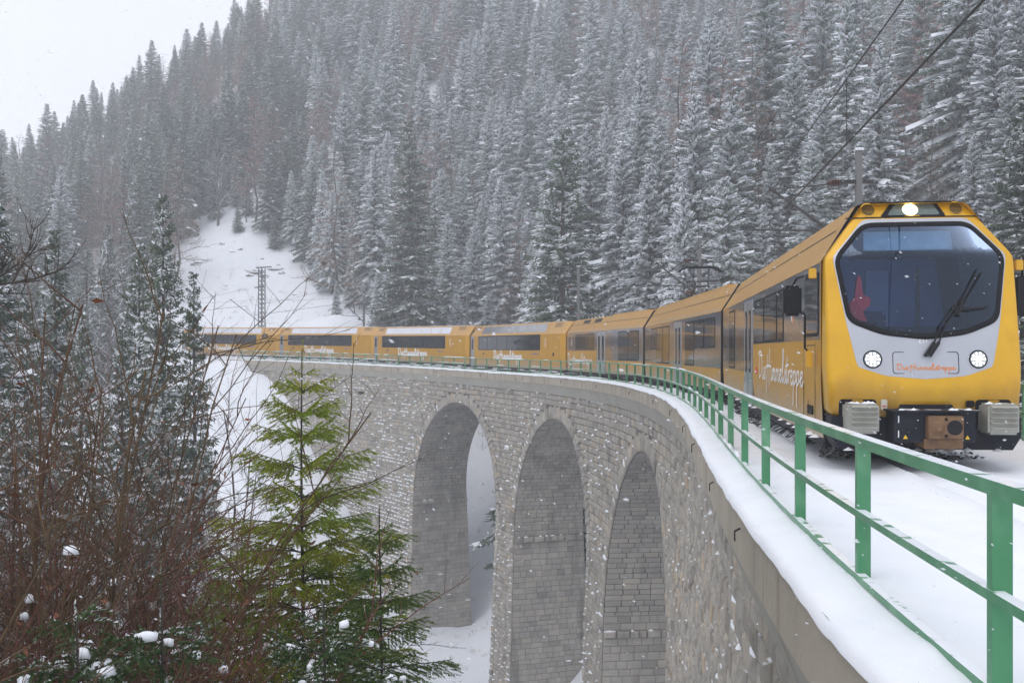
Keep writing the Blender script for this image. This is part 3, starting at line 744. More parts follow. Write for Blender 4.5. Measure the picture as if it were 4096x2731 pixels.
# --- front section
c1, L1 = car_root('railcar_front_section', 'golden railcar section with the driving cab, big windscreen and lit headlights, foremost of the train', 9.5, 26.6, RG)
b1, r1 = body_shell(c1, .52, 16.95, cab=True)
foil(c1, .62, 8.93, 1.63, 2.692); foil(c1, 8.93, 16.95, 1.0, 2.692)
windows(c1, [(4.16, 5.02), (5.02, 6.93), (6.93, 8.78)], 1.64, 2.56); windows(c1, [(13.2, 14.9)], 1.03, 2.57)
windows(c1, [(.66, 1.90)], 1.68, 2.58)
door(c1, 9.05, 10.7, .25, 2.62); feather(c1, 3.25, 1.95, .46)
side_text(c1, 7.75, 2.0, .93, .22, .042)
side_panel([(8.15, 1.0), (8.4, 1.0), (8.4, 1.14), (8.15, 1.14)], HW - .005, HW + .006, 'red_emblem', REDP, c1)
for k in range(3): side_panel(rr(1.25 + k * .16, 1.36 + k * .16, .55, .68, .02), HW - .02, HW + .004, 'side_vent', BLACKP, c1)
for x0, z0, x1, z1 in ((2.0, .35, 2.012, 1.6), (1.0, .35, 1.012, 1.6), (1.0, 1.55, 2.0, 1.562), (1.6, .4, 1.612, .75)):
    side_panel([(x0, z0), (x1, z0), (x1, z1), (x0, z1)], HW - .004, HW + .002, 'panel_joint', RUBBER, c1)
roof_lines(r1, 1.0, 17.0, (), False)
# nose (see FX above)
def rake_old(z): return float(np.interp(z, [0.3, .58, 1.0, 1.66, 2.77, 3.55], [.08, .04, .0, .10, .34, .78]))
def FX_old(y, z, o=0.0): return rake(z) + .13 * (y / 1.32) ** 2 + .05 * (abs(y) / 1.32) ** 6 - o
def polar(poly, N=120, cz=2.2):
    out = []
    for k in range(N):
        a = 2 * math.pi * k / N; dx, dz = math.cos(a), math.sin(a); best = None
        for i in range(len(poly)):
            (x1, z1), (x2, z2) = poly[i], poly[(i + 1) % len(poly)]; z1 -= cz; z2 -= cz
            ex, ez = x2 - x1, z2 - z1; den = dx * ez - dz * ex
            if abs(den) < 1e-12: continue
            t_ = (x1 * ez - z1 * ex) / den; u_ = (x1 * dz - z1 * dx) / den
            if t_ > 0 and -1e-9 <= u_ <= 1 + 1e-9 and (best is None or t_ < best): best = t_
        out.append((dx * best, cz + dz * best))
    return out
def roundc(poly, r):
    out = []; n = len(poly)
    for i in range(n):
        p = Vector(poly[i]); a = Vector(poly[i - 1]); b = Vector(poly[(i + 1) % n])
        da = (a - p); db = (b - p); q = min(r, da.length * .45, db.length * .45)
        p0 = p + da.normalized() * q; p1 = p + db.normalized() * q
        for k in range(5): u = k / 4; out.append(tuple(p0 * (1 - u) ** 2 + p * 2 * u * (1 - u) + p1 * u * u))
    return out
sym = lambda h: h + [(-y, z) for y, z in reversed(h)]
OUT = polar(roundc(sym([(.33, .74), (.42, .58), (1.215, .60), (1.255, 1.3), (1.235, 2.74), (.68, 3.50)]), .05))
SIL = polar(roundc(sym([(.0, 1.10), (.5, 1.14), (.86, 1.26), (.985, 1.85), (1.128, 2.75), (.715, 3.255), (.66, 3.285)]), .03))
FRM = polar(roundc(sym([(.0, 1.62), (.53, 1.68), (.970, 1.86), (1.113, 2.745), (.705, 3.235)]), .13))
GLS = polar(roundc(sym([(.0, 1.70), (.50, 1.75), (.915, 1.915), (1.050, 2.725), (.675, 3.17)]), .11))
def lerp_ring(A, B, f): return [(a[0] + (b[0] - a[0]) * f, a[1] + (b[1] - a[1]) * f) for a, b in zip(A, B)]
def fr(ringp, o=0.0): return [(FX(y, z, o), y, z) for y, z in ringp]
mb = MB(); nst = 6
edge = [(FX(y, z) + .05, y * 1.0, z) for y, z in OUT]; inn = lerp_ring(OUT, SIL, .05)
mb.loft([[(.66, y, z) for y, z in OUT], [(max(FX(y, z) + .06, .2), y, z) for y, z in OUT], [(FX(y, z) + .012, y * .992, 2.2 + (z - 2.2) * .994) for y, z in OUT]] + [fr(lerp_ring(OUT, SIL, f)) for f in np.linspace(.06, 1, 7)])
nose = mb.build('cab_front', YELLOW, c1, True)
for p_ in nose.data.polygons: pass
mb = MB(); mb.loft([fr(lerp_ring(SIL, FRM, f), .003) for f in np.linspace(0, 1, 6)]); mb.build('silver_band', SILVER, c1, True)
mb = MB(); mb.loft([fr(FRM, .0), fr(FRM, .014), fr(lerp_ring(FRM, GLS, .5), .022), fr(GLS, .012), fr(GLS, -.03)]); ws = mb.build('windscreen_frame', RUBBER, c1, True)
mb = MB(); rg = [fr([(y * k, 2.45 + (z - 2.45) * k) for y, z in GLS], .006) for k in np.linspace(1, .04, 12)]
mb.loft(rg, closed=True, caps=(False, True)); mb.build('windscreen_pane', SCREEN, ws, True)
mb = MB(); 
bz = [(y, z) for y, z in OUT if z > 3.22]
st = sorted(bz); 
mb.loft([[(FX(y, 3.30, .006), y, 3.30) for y in np.linspace(-.92, .92, 24)], [(FX(y, 3.318, .006), y, 3.318) for y in np.linspace(-.90, .90, 24)]], closed=False); mb.build('roof_seam', BLACKP, c1)
# lamp window at the top with a lit lamp, and two round loudspeaker grilles
lw_ = roundc([(-.42, 3.31), (.46, 3.31), (.28, 3.535), (-.30, 3.535)], .05)
mb = MB(); mb.prism(lw_, lambda y, z: (FX(y, z, .012), y, z), lambda y, z: (FX(y, z, -.02), y, z)); tl = mb.build('top_light', RUBBER, c1)
lw2 = roundc([(-.34, 3.335), (.36, 3.335), (.24, 3.50), (-.26, 3.50)], .04)
mb = MB(); mb.prism(lw2, lambda y, z: (FX(y, z, .016), y, z), lambda y, z: (FX(y, z, .0), y, z)); mb.build('lens', M('top_lens', (.10, .13, .12), .08, coat=.5), tl)
def disc(name, mat, parent, y, z, r, o, n=20, wid=None):
    mb = MB(); pl = [(y + r * math.cos(2 * math.pi * k / n), z + r * math.sin(2 * math.pi * k / n)) for k in range(n)]
    mb.prism(pl, lambda a, b: (FX(a, b, o), a, b), lambda a, b: (FX(a, b, -.01), a, b)); return mb.build(name, mat, parent)
mbl = MB()
for k in range(13):
    rr_ = 0 if k == 0 else (.035 if k < 6 else .066); a = k * 2 * math.pi / (5 if k < 6 else 7)
    y_, z_ = .05 + rr_ * math.cos(a), 3.415 + rr_ * math.sin(a)
    mbl.prism([(y_ + .017 * math.cos(q), z_ + .017 * math.sin(q)) for q in np.linspace(0, 5.5, 8)], lambda a, b: (FX(a, b, .022), a, b), lambda a, b: (FX(a, b, .0), a, b))
mbl.build('lamp_lens', LEDTOP, tl)
mb = MB(); mb.prism([(.05 + .105 * math.cos(q), 3.415 + .088 * math.sin(q)) for q in np.linspace(0, 6.0, 18)], lambda a, b: (FX(a, b, .019), a, b), lambda a, b: (FX(a, b, .0), a, b)); mb.build('lamp', M('top_lamp_glow', (.8, .8, .6), .3, emit=(1, .98, .6), estr=.9), tl)
for y in (-.56, .60):
    sp = disc('loudspeaker', YELLOW, c1, y, 3.425, .105, .008)
    mb = MB()
    for k in range(9):
        d = -.075 + k * .0188; hh = math.sqrt(max(.085 ** 2 - d * d, 0))
        mb.box(0, .001, 0, .001, 0, .001) if False else mb.prism([(y - hh, 3.425 + d - .006), (y + hh, 3.425 + d - .006), (y + hh, 3.425 + d + .006), (y - hh, 3.425 + d + .006)], lambda a, b: (FX(a, b, .012), a, b), lambda a, b: (FX(a, b, .004), a, b))
    mb.build('grille', IRON, sp)
for y in (-.67, .67):
    hr = disc('headlight', SILVER, c1, y, 1.36, .142, .007)
    disc('bezel', RUBBER, hr, y, 1.36, .122, .012)
    disc('lens', LENSG, hr, y, 1.36, .103, .016)
    mb = MB()
    for k in range(17):
        r0 = 0 if k == 0 else (.042 if k < 7 else .08); a = k * 2 * math.pi / (6 if k < 7 else 10)
        y_, z_ = y + r0 * math.cos(a), 1.36 + r0 * math.sin(a)
        mb.prism([(y_ + .0125 * math.cos(q), z_ + .0125 * math.sin(q)) for q in np.linspace(0, 5.2, 7)], lambda a, b: (FX(a, b, .021), a, b), lambda a, b: (FX(a, b, .0), a, b))
    mb.build('lamp', LED, hr)
mb = MB(); o_ = rr(-.42, .42, 1.17, 1.46, .04); i_ = rr(-.412, .412, 1.178, 1.452, .036)
mb.loft([[(FX(y, z, .008), y, z) for y, z in o_], [(FX(y, z, .008), y, z) for y, z in i_]]); pq = mb.build('name_plate', RUBBER, c1)
tot = sum(GLY[c][0] for c in 'Die Himmelstreppe')
# on the front the reading direction runs from +Y to -Y as seen by the viewer
mb, _ = lettering('Die Himmelstreppe', lambda a, b, o: (FX(.36 - a, 1.225 + b, .006 + o), .36 - a, 1.225 + b), .74 / tot, .030, .0105, .002); mb.build('plate_lettering', ORANGEP, pq)
mb, _ = lettering('ET7', lambda a, b, o: (FX(.07 - a, 1.575 + b, .006 + o), .07 - a, 1.575 + b), .034, .022, .0085, .002); mb.build('number_lettering', WHITEP, c1)
# louvred grey boxes, coupler, snow plough
for y, sg in ((.86, 1), (-.86, -1)):
    mb = MB(); mb.box(-.34, .3, y - .19, y + .19, .40, .79, 0, .03); bx = mb.build('louvred_box', GREYB, c1)
    for k in range(5):
        z = .46 + k * .066
        mb = MB(); mb.add([(-.341, y - .165, z), (-.341, y + .165, z), (-.395, y + .15, z + .022), (-.395, y - .15, z + .022), (-.341, y - .165, z + .046), (-.341, y + .165, z + .046)], [(0, 1, 2, 3), (3, 2, 5, 4), (0, 3, 4), (1, 5, 2)]); mb.build('louvre', GREYB, bx)
    mb = MB(); mb.prism(rr(y - .235, y + .235, .36, .83, .05), lambda a, b: (FX(a, max(b, .5), .006), a, b), lambda a, b: (.25, a, b)); mb.build('box_recess', RUBBER, c1)
mb = MB(); mb.prism([(-1.20, .60), (1.20, .60), (1.21, .34), (1.10, .17), (-1.10, .17), (-1.21, .34)], lambda y, z: (-.03 + .12 * (y / 1.3) ** 2 + .0, y, z), lambda y, z: (.65, y, z)); mb.build('snow_plough', NAVY, c1)
mb = MB(); mb.prism([(-.50, .30), (.50, .30), (.50, .70), (-.50, .70)], lambda y, z: (-.38, y, z), lambda y, z: (.4, y, z)); hs_ = mb.build('coupler_housing', NAVY, c1)
mb = MB(); mb.box(-.44, .3, -.55, .55, .69, .712); mb.build('housing_lip', NAVY, hs_)
mb = MB(); mb.prism([(-.46, .30), (.46, .30), (.33, .765), (-.33, .765)], lambda y, z: (.02, y, z), lambda y, z: (.5, y, z)); mb.build('coupler_recess', BLACKP, c1)
yc = -.10
mb = MB(); mb.box(-.52, -.37, yc - .215, yc + .215, .355, .645, 0, .01); cp_ = mb.build('coupler_plate', BROWNM, c1)
mb = MB(); mb.prism([(yc - .105 + .095 * math.cos(q), .50 + .095 * math.sin(q)) for q in np.linspace(0, 6.0, 22)], lambda a, b: (-.524, a, b), lambda a, b: (-.50, a, b)); mb.build('coupler_hole', BLACKP, cp_)
mb = MB(); mb.loft([[(-.52, yc + .105 + .095 * math.cos(q), .50 + .095 * math.sin(q)) for q in np.linspace(0, 6.0, 22)], [(-.60, yc + .105 + .03 * math.cos(q), .50 + .03 * math.sin(q)) for q in np.linspace(0, 6.0, 22)]], caps=(False, True)); mb.build('coupler_cone', BROWNM, cp_)
for dy, dz in ((0, .105), (0, -.105)): 
    mb = MB(); mb.prism([(yc + dy + .022 * math.cos(q), .50 + dz + .022 * math.sin(q)) for q in np.linspace(0, 5.5, 10)], lambda a, b: (-.525, a, b), lambda a, b: (-.5, a, b)); mb.build('coupler_pin', RUBBER, cp_)
mb = MB(); mb.box(-.42, .1, yc - .24, yc + .24, .22, .352, 0, .01); mb.build('coupler_tray', BROWNM, c1)
for y in (.36, -.40):
    mb = MB(); mb.prism([(y - .028, .345), (y + .028, .345), (y, .395)], lambda a, b: (-.384, a, b), lambda a, b: (-.38, a, b)); mb.build('warning_triangle', M('warning_yellow', (.8, .5, .02), .5), hs_)
for z in (.36, .55):
    mb = MB(); mb.box(-.385, -.378, .44, .452, z, z + .09); mb.build('handle', WHITEP, hs_)
mb = MB(); mb.prism(rr(.50, .575, .69, .83, .02), lambda a, b: (FX(a, b, .05), a, b), lambda a, b: (FX(a, b, 0), a, b)); sk = mb.build('socket_cover', M('cream_plastic', (.62, .58, .48), .5), c1)
mb = MB(); mb.prism([(.515, .735), (.56, .735), (.56, .75), (.515, .75)], lambda a, b: (FX(a, b, .053), a, b), lambda a, b: (FX(a, b, .04), a, b)); mb.build('red_mark', REDP, sk)
mb = MB(); mb.prism(rr(-.60, -.50, .73, .82, .03), lambda a, b: (FX(a, b, .06), a, b), lambda a, b: (FX(a, b, 0), a, b)); mb.build('socket', BLACKP, c1)
mb = MB(); mb.tube([(.9, 1.12, .24), (.9, 1.22, .04), (.5, 1.22, .02), (.3, 1.15, .1), (.2, 1.12, .25)], .014, 6); mb.build('step', GALV, c1)
mb = MB(); mb.tube([(.9, 1.36, 1.45), (.9, 1.42, 1.52), (.9, 1.42, 1.98), (1.05, 1.42, 2.02), (1.2, 1.42, 2.02)], .018, 6); mb.build('mirror_arm', BLACKP, c1)
mb = MB(); mb.box(.86, .98, 1.32, 1.40, 1.24, 1.48, 0, .01); mb.build('mirror_bracket', YELLOW, c1)
# wipers: a fan of two arms from the plate up to the glass
mb = MB()
wp = lambda y, z, o=.045: (FX(y, z, o), y, z)
for y0, y1 in ((.02, -.43), (-.04, -.49)):
    mb.tube([wp(y0, 1.40, .05), wp(y0 - .12, 1.58, .055)], .026, 6); mb.tube([wp(y0 - .12, 1.58, .055), wp(y0 * .5 + y1 * .5, 1.83, .06), wp(y1, 2.10, .05)], .013, 6)
mb.tube([wp(-.44, 2.06), wp(-.72, 2.56)], .010, 6); mb.tube([wp(-.49, 2.06), wp(-.78, 2.52)], .010, 6)
mb.tube([wp(-.36, 2.04), wp(-.60, 2.02)], .03, 6); mb.tube([wp(-.56, 2.02), wp(-.82, 2.05)], .016, 6); mb.tube([wp(-.42, 1.94), wp(-.50, 2.16)], .03, 6)
mb.build('wiper', BLACKP, c1)
# cab inside
mb = MB(); mb.prism([(-1.22, .9), (1.22, .9), (1.22, 2.68), (.70, 3.46), (-.70, 3.46), (-1.22, 2.68)], lambda y, z: (1.75, y, z), lambda y, z: (1.8, y, z)); mb.build('cab_wall', CABIN, c1)
mb = MB(); mb.box(.35, 1.2, -1.15, 1.15, 1.55, 1.80, 0, .05); mb.build('dashboard', DARKIN, c1)
mb = MB(); mb.box(.72, .74, -.60, .66, 2.86, 3.12); mb.build('roller_blind', BLIND, c1)
mb = MB(); mb.box(.68, .72, -.85, .85, 2.74, 2.855); mb.build('blind_rail', DARKIN, c1)
mb = MB(); mb.prism([(-1.15, 1.75), (-.70, 1.75), (-.48, 3.2), (-.72, 3.2), (-1.15, 2.66)], lambda y, z: (.62, y, z), lambda y, z: (1.6, y, z)); mb.build('cab_pillar', DARKIN, c1)
mb = MB(); mb.box(1.70, 1.745, .10, .42, 1.8, 2.66); mb.build('cab_door', M('cab_door_blue', (.16, .21, .33), .6), c1)
mb = MB(); mb.box(1.70, 1.745, -.35, -.30, 1.8, 2.7); mb.build('cab_post', GALV, c1)
mb = MB(); mb.box(1.52, 1.64, .16, .68, 1.3, 2.05, 0, .05); mb.build('driver_seat', M('seat_blue', (.03, .045, .10), .8), c1)
r2 = random.Random(31); mb = MB()
def lump(c, a):
    vs = [Vector(c) + Vector((math.cos(q) * a * r2.uniform(.7, 1.3), math.sin(q) * a * r2.uniform(.7, 1.3), 0)) for q in np.linspace(0, 5.4, 7)] + [Vector(c) + Vector((0, 0, a * .6))]
    mb.add(vs, [(k, (k + 1) % 7, 7) for k in range(7)])
for k in range(16): lump((r2.uniform(-.3, -.1), r2.choice((-1, 1)) * .86 + r2.uniform(-.16, .16), .785), r2.uniform(.02, .06))
for k in range(14): lump((r2.uniform(-.05, .0), r2.uniform(-1.05, 1.1), .15 + .02 * r2.random()), r2.uniform(.03, .09))
for k in range(10): lump((r2.uniform(-.40, -.25), r2.uniform(-.5, .5), .712), r2.uniform(.02, .05))
for k in range(26): lump((r2.uniform(.7, 16), 1.24 + r2.uniform(0, .03), .25), r2.uniform(.03, .09))
sn = mb.build('packed_snow', SNOWC, c1, True); sn['kind'] = 'stuff'
# mirrors
for sg, x, z0, z1 in ((1, 1.15, 1.98, 2.42), (-1, .95, 1.95, 2.5)):
    mb = MB(); mb.box(x, x + .16, sg * 1.55 - .13, sg * 1.55 + .13, z0, z1, 0, .04); mr = mb.build('mirror', BLACKP, c1)
    mb = MB(); mb.tube([(x + .1, sg * 1.55, z1 - .02), (x - .05, sg * 1.50, z1 + .10), (.70, sg * 1.38, z1 + .12)], .016, 6); mb.build('arm', BLACKP, mr)
    mb = MB(); mb.box(.60, .70, sg * 1.36 - .05, sg * 1.36 + .05, z1 + .06, z1 + .2, 0, .01); mb.build('clamp', YELLOW, mr)
mb = MB(); mb.prism([(-1.22, .3), (1.22, .3), (1.22, 2.68), (.70, 3.47), (-.70, 3.47), (-1.22, 2.68)], lambda y, z: (16.96, y, z), lambda y, z: (17.5, y, z)); mb.build('bellows', RUBBER, c1)
# --- middle section with the pantograph
c2, L2 = car_root('railcar_middle_section', 'golden railcar section in the middle, carrying the raised pantograph on its roof', 26.9, 46.3, RG)
b2, r2_ = body_shell(c2, .22, 19.5)
def end_frame(c, x0, x1):
    mb = MB(); mb.prism([(-1.262, .28), (1.262, .28), (1.262, 2.70), (.742, 3.506), (.60, 3.555), (-.60, 3.555), (-.742, 3.506), (-1.262, 2.70)], lambda y, z: (x0, y, z), lambda y, z: (x1, y, z)); mb.build('end_frame', RUBBER, c)
end_frame(c2, .12, .225); end_frame(c2, 19.49, 19.56); end_frame(c1, 16.94, 17.02)
foil(c2, .25, 19.45, .97, 2.692)
windows(c2, [(1.1, 3.07), (3.07, 5.06), (15.2, 17.3)], 1.59, 2.56); windows(c2, [(5.06, 7.1), (11.1, 13.1), (13.1, 15.2)], .98, 2.56)
door(c2, 7.86, 9.67, .25, 2.62); roof_lines(r2_, .12, 19.6, ((1.9, 16.5), (17.2, 19.3)))
mb = MB(); mb.prism([(-1.22, .3), (1.22, .3), (1.22, 2.68), (.70, 3.47), (-.70, 3.47), (-1.22, 2.68)], lambda y, z: (19.5, y, z), lambda y, z: (20.1, y, z)); mb.build('bellows', RUBBER, c2)
pn = D.objects.new('pantograph', None); link(pn); pn.parent = c2; pn.location = (8.6, 0, 0)
# stays one mesh: it is a part of the car
D.objects.remove(pn)
px_ = 11.3
mb = MB()
for y in (-.28, .28): mb.tube([(px_ + 1.0, y, 3.62), (px_ - .5, y * .9, 4.12)], .06, 6)
mb.tube([(px_ - .5, -.32, 4.12), (px_ - .5, .32, 4.12)], .05, 6)
for y in (-.25, .25): mb.tube([(px_ - .5, y, 4.14), (px_ + .15, y * 1.6, 4.88)], .042, 6)
mb.tube([(px_ - .5, -.6, 4.32), (px_ - .5, .6, 4.32), ], .03, 5)
mb.tube([(px_ - .62, -.62, 4.38), (px_ - .35, .62, 4.30)], .03, 5)
pan = mb.build('pantograph', M('dark_grey_steel', (.035, .038, .05), .5), c2)
mb = MB()
for dx in (-.18, .18): mb.tube([(px_ + dx, -.85, 4.74), (px_ + dx, -.72, 4.88), (px_ + dx, -.5, 4.94), (px_ + dx, .5, 4.94), (px_ + dx, .72, 4.88), (px_ + dx, .85, 4.74)], .042, 6)
for y in (-.45, .45): mb.tube([(px_ - .18, y, 4.93), (px_ + .18, y, 4.93)], .016, 5)
mb.build('collector_bow', BLACKP, pan)
mb = MB(); mb.box(px_ + .6, px_ + 1.2, -.4, .4, 3.60, 3.74); mb.build('pantograph_base', IRON, pan)
# --- rear section
c3, L3 = car_root('railcar_rear_section', 'golden railcar section coupled to the panorama coaches, with white lettering below its windows', 46.6, 63.4, RG)
b3, r3_ = body_shell(c3, .2, 17.1, taper1=.5); end_frame(c3, .10, .205)
foil(c3, .25, 9.2, 1.0, 2.692); foil(c3, 9.2, 16.4, 1.55, 2.692)
windows(c3, [(.85, 2.75), (2.75, 4.69)], 1.02, 2.56); windows(c3, [(9.67, 11.3), (11.3, 13.6), (13.6, 14.4)], 1.6, 2.56)
door(c3, 7.25, 9.05, .25, 2.62); side_text(c3, 16.4, 10.2, .76, .25, .065); feather(c3, 15.4, 1.85, .5); roof_lines(r3_, .1, 17.0, ((1, 7.5),))
side_panel(rr(16.45, 17.0, 1.6, 2.5, .08), HW - .12, HW - .02, 'cab_window', SIDEGLASS, c3)
for a in (9.5, 12.2):
    mb = MB(); mb.prism([(a, .68), (a + 1.6, .68), (a + 1.6, .92), (a, .92)], lambda x, f: (x, HW + (.74 - HW) * f + .012, 2.70 + .8 * f + .012), lambda x, f: (x, HW + (.74 - HW) * f, 2.70 + .8 * f)); mb.build('roof_grille', BLACKP, r3_)
# --- panorama coaches
def coach(s0, dz, label, n):
    c, L = car_root('panorama_coach', label, s0, s0 + 18.3, RG, dz)
    E = 19.05; x0 = .0
    b, r_ = body_shell(c, 0, E - .35 + .3, taper0=.55, taper1=.35)
    X1 = E - .05
    pv = side_panel(rr(4.0, 16.95, 1.56, 2.68, .08), HW - .01, HW + .008, 'window', RUBBER, c)
    n_ = 6
    for k in range(n_):
        a = 4.0 + .06 + k * (12.95 - .06) / n_; side_panel(rr(a, a + (12.95 - .06) / n_ - .06, 1.62, 2.62, .05), HW + .0, HW + .012, 'pane', SIDEGLASS, pv)
    for k in range(7):
        a = 3.35 + k * 1.88
        mb = MB(); cp = lambda x, f, o: (x, HW + (.74 - HW) * f + o * .8, 2.70 + .8 * f + o * .6)
        sh = lambda f: .35 * (f - .2)
        pl = [(a, .2), (a + 1.8, .2), (a + 1.8, .90), (a, .90)]
        mb.prism(pl, lambda x, f: cp(x + sh(f) * (1 if n == 0 else 1), f, .012), lambda x, f: cp(x + sh(f), f, -.01)); mb.build('roof_window', M_RW[n], r_)
    for a in (1.1, 17.3):
        g = MB(); cp = lambda x, f, o: (x, HW + (.74 - HW) * f + o * .8, 2.70 + .8 * f + o * .6)
        for i in range(5):
            for j in range(4):
                xx = a + i * .24; ff = .58 + j * .10
                g.add([cp(xx, ff, .006), cp(xx + .16, ff, .006), cp(xx + .16, ff + .06, .006), cp(xx, ff + .06, .006)], [(0, 1, 2, 3)])
        g.build('vent_grille', BLACKP, r_)
    mb = MB(); cp = lambda x, f, o: (x, HW + (.74 - HW) * f + o * .8, 2.70 + .8 * f + o * .6)
    for x in (3.0, 17.1): mb.add([cp(x, .02, .005), cp(x + .03, .02, .005), cp(x + .03, .98, .005), cp(x, .98, .005)], [(0, 1, 2, 3)])
    mb.build('roof_seam', BROWNM, r_)
    if n != 0: door(c, 18.0, 18.0 + .75, .25, 2.66, False)
    else: door(c, 18.0, 18.75, .25, 2.66, False)
    side_text(c, 13.3, 7.4, .90, .27, .12); feather(c, 3.1, 1.75, .72)
    mb = MB()
    mb.prism([(4.2, 1.29), (5.4, 1.27), (5.4, 1.33), (5.0, 1.37), (4.6, 1.33), (4.2, 1.36)], lambda a, b: (a, HW + .006, b), lambda a, b: (a, HW, b))
    mb.build('small_lettering', M_BL, c)
    side_panel(rr(15.6, 15.85, 1.18, 1.36, .03), HW - .01, HW + .006, 'hatch', RUBBER, c)
    if n == 0: side_panel([(1.7 + .14 * math.cos(q), 1.3 + .14 * math.sin(q)) for q in np.linspace(0, 5.9, 14)], HW - .01, HW + .01, 'round_vent', RUBBER, c)
    mb = MB(); r3 = random.Random(n); x = 1.0
    while x < 18:
        l = r3.uniform(.5, 1.6); mb.box(x, x + l, 1.18, 1.36, .10, .17, 0, .03); x += l + r3.uniform(.6, 3)
    sn = mb.build('skirt_snow', SNOWC, c); sn['kind'] = 'stuff'
    mb = MB(); mb.loft([[(x, y, 3.555 + (.05 + .02 * mnoise.noise((x, y, n))) * (1 - abs(y) / .62)) for y in np.linspace(-.6, .6, 7)] for x in np.arange(.6, 18.6, .5)], closed=False)
    sn = mb.build('roof_snow', SNOWC, c, True); sn['kind'] = 'stuff'
    mb = MB(); mb.box(E - .02, E + .35, -.9, .9, .3, 3.2); mb.build('bellows', RUBBER, c)
    return c
M_BL = M('blue_lettering', (.10, .10, .30), .5)
RG2 = M('clear_roof_glass', (0.16, 0.165, 0.18), 0.15, 0.2, 0.6, col2=(0.22, 0.225, 0.24), nscale=0.8)
M_RW = [RG2, ROOFGLASS, ROOFGLASS, ROOFGLASS]
coach(64.0, .0, 'gold panorama coach next to the railcar, its roof windows dark and clear of snow', 0)
coach(83.2, .06, 'gold panorama coach with pale sky-toned roof windows, second behind the railcar', 1)
coach(101.9, .12, 'gold panorama coach partly behind the tip of the young spruce', 2)
coach(120.8, .12, 'last gold panorama coach at the far end of the viaduct, half hidden by spruces', 3)
# --- driver and red jacket in the cab
def to_world(c, p): 
    bpy.context.view_layer.update(); return c.matrix_world @ Vector(p)
def figure():
    pr = thing('person', 'train driver in a dark jacket seated low behind the windscreen', 'person', to_world(c1, (1.35, .42, 1.0)), c1.rotation_euler)
    bm = bmesh.new(); sk_ = bm.verts.layers.skin.verify()
    J = {'pelvis': ((0, 0, .0), .15), 'waist': ((.02, 0, .2), .13), 'chest': ((-.02, 0, .45), .16), 'neck': ((-.04, 0, .62), .06), 'head': ((-.06, 0, .72), .085), 'crown': ((-.05, 0, .83), .075),
         'sl': ((-.02, .17, .53), .065), 'el': ((-.18, .24, .33), .05), 'hl': ((-.42, .18, .36), .035), 'sr': ((-.02, -.17, .53), .065), 'er': ((-.18, -.24, .33), .05), 'hr': ((-.42, -.18, .36), .035),
         'kl': ((-.42, .12, .0), .075), 'fl': ((-.45, .12, -.42), .05), 'kr': ((-.42, -.12, .0), .075), 'fr': ((-.45, -.12, -.42), .05)}
    vs = {}
    for k, (p, r) in J.items():
        v = bm.verts.new(p); v[sk_].radius = (r, r); v[sk_].use_root = (k == 'pelvis'); vs[k] = v
    for a, b in (('pelvis', 'waist'), ('waist', 'chest'), ('chest', 'neck'), ('neck', 'head'), ('head', 'crown'), ('chest', 'sl'), ('sl', 'el'), ('el', 'hl'), ('chest', 'sr'), ('sr', 'er'), ('er', 'hr'), ('pelvis', 'kl'), ('kl', 'fl'), ('pelvis', 'kr'), ('kr', 'fr')):
        bm.edges.new((vs[a], vs[b]))
    me = D.meshes.new('body'); bm.to_mesh(me); bm.free(); o = link(D.objects.new('body', me)); o.parent = pr
    me.materials.append(CLOTH); me.materials.append(SKIN)
    o.modifiers.new('skin', 'SKIN'); o.modifiers.new('sub', 'SUBSURF').levels = 2; o.modifiers['sub'].render_levels = 2
    bpy.context.view_layer.update()
    m2 = D.meshes.new_from_object(o.evaluated_get(bpy.context.evaluated_depsgraph_get())); o.modifiers.clear(); o.data = m2
    for p in m2.polygons:
        c = p.center; p.material_index = 1 if c.z > .63 or (c.x < -.37 and c.z > .25) else 0; p.use_smooth = True
    mb = MB(); mb.loft([[(-.05 + (.098 * s_) * math.cos(a), .098 * s_ * math.sin(a), z) for a in np.linspace(0, 5.5, 9)] for z, s_ in ((.77, 1.0), (.83, 1.02), (.88, .8), (.91, .3))], caps=(False, True)); mb.build('hair', DARKIN, pr, True)
    mb = MB(); mb.box(-.165, -.13, -.012, .012, .70, .74, 0, .005); mb.build('nose', SKIN, pr)
    for y in (-.033, .033):
        mb = MB(); mb.box(-.150, -.135, y - .012, y + .012, .755, .768, 0, .003); mb.build('eye', WHITEP, pr)
    mb = MB(); mb.box(-.150, -.130, -.022, .022, .672, .682, 0, .003); mb.build('mouth', REDP, pr)
figure()
mb = MB(); r2 = random.Random(3)
pts = [(.16, 0), (.10, .16), (.05, .22), (.02, .52), (-.03, .50), (-.06, .25), (-.15, .2), (-.14, .1), (-.05, .02), (-.10, -.12), (.05, -.10), (.12, -.16)]
mb.prism(pts, lambda a, b: (-.05 + .04 * math.sin(9 * a + 5 * b), a, b), lambda a, b: (.05 + .03 * math.sin(7 * a), a, b))
jk = mb.build('jacket', REDP, None, False, to_world(c1, (.75, .72, 2.0))); jk.rotation_euler = c1.rotation_euler
tag(jk, 'red jacket hanging inside the windscreen of the cab', 'jacket')

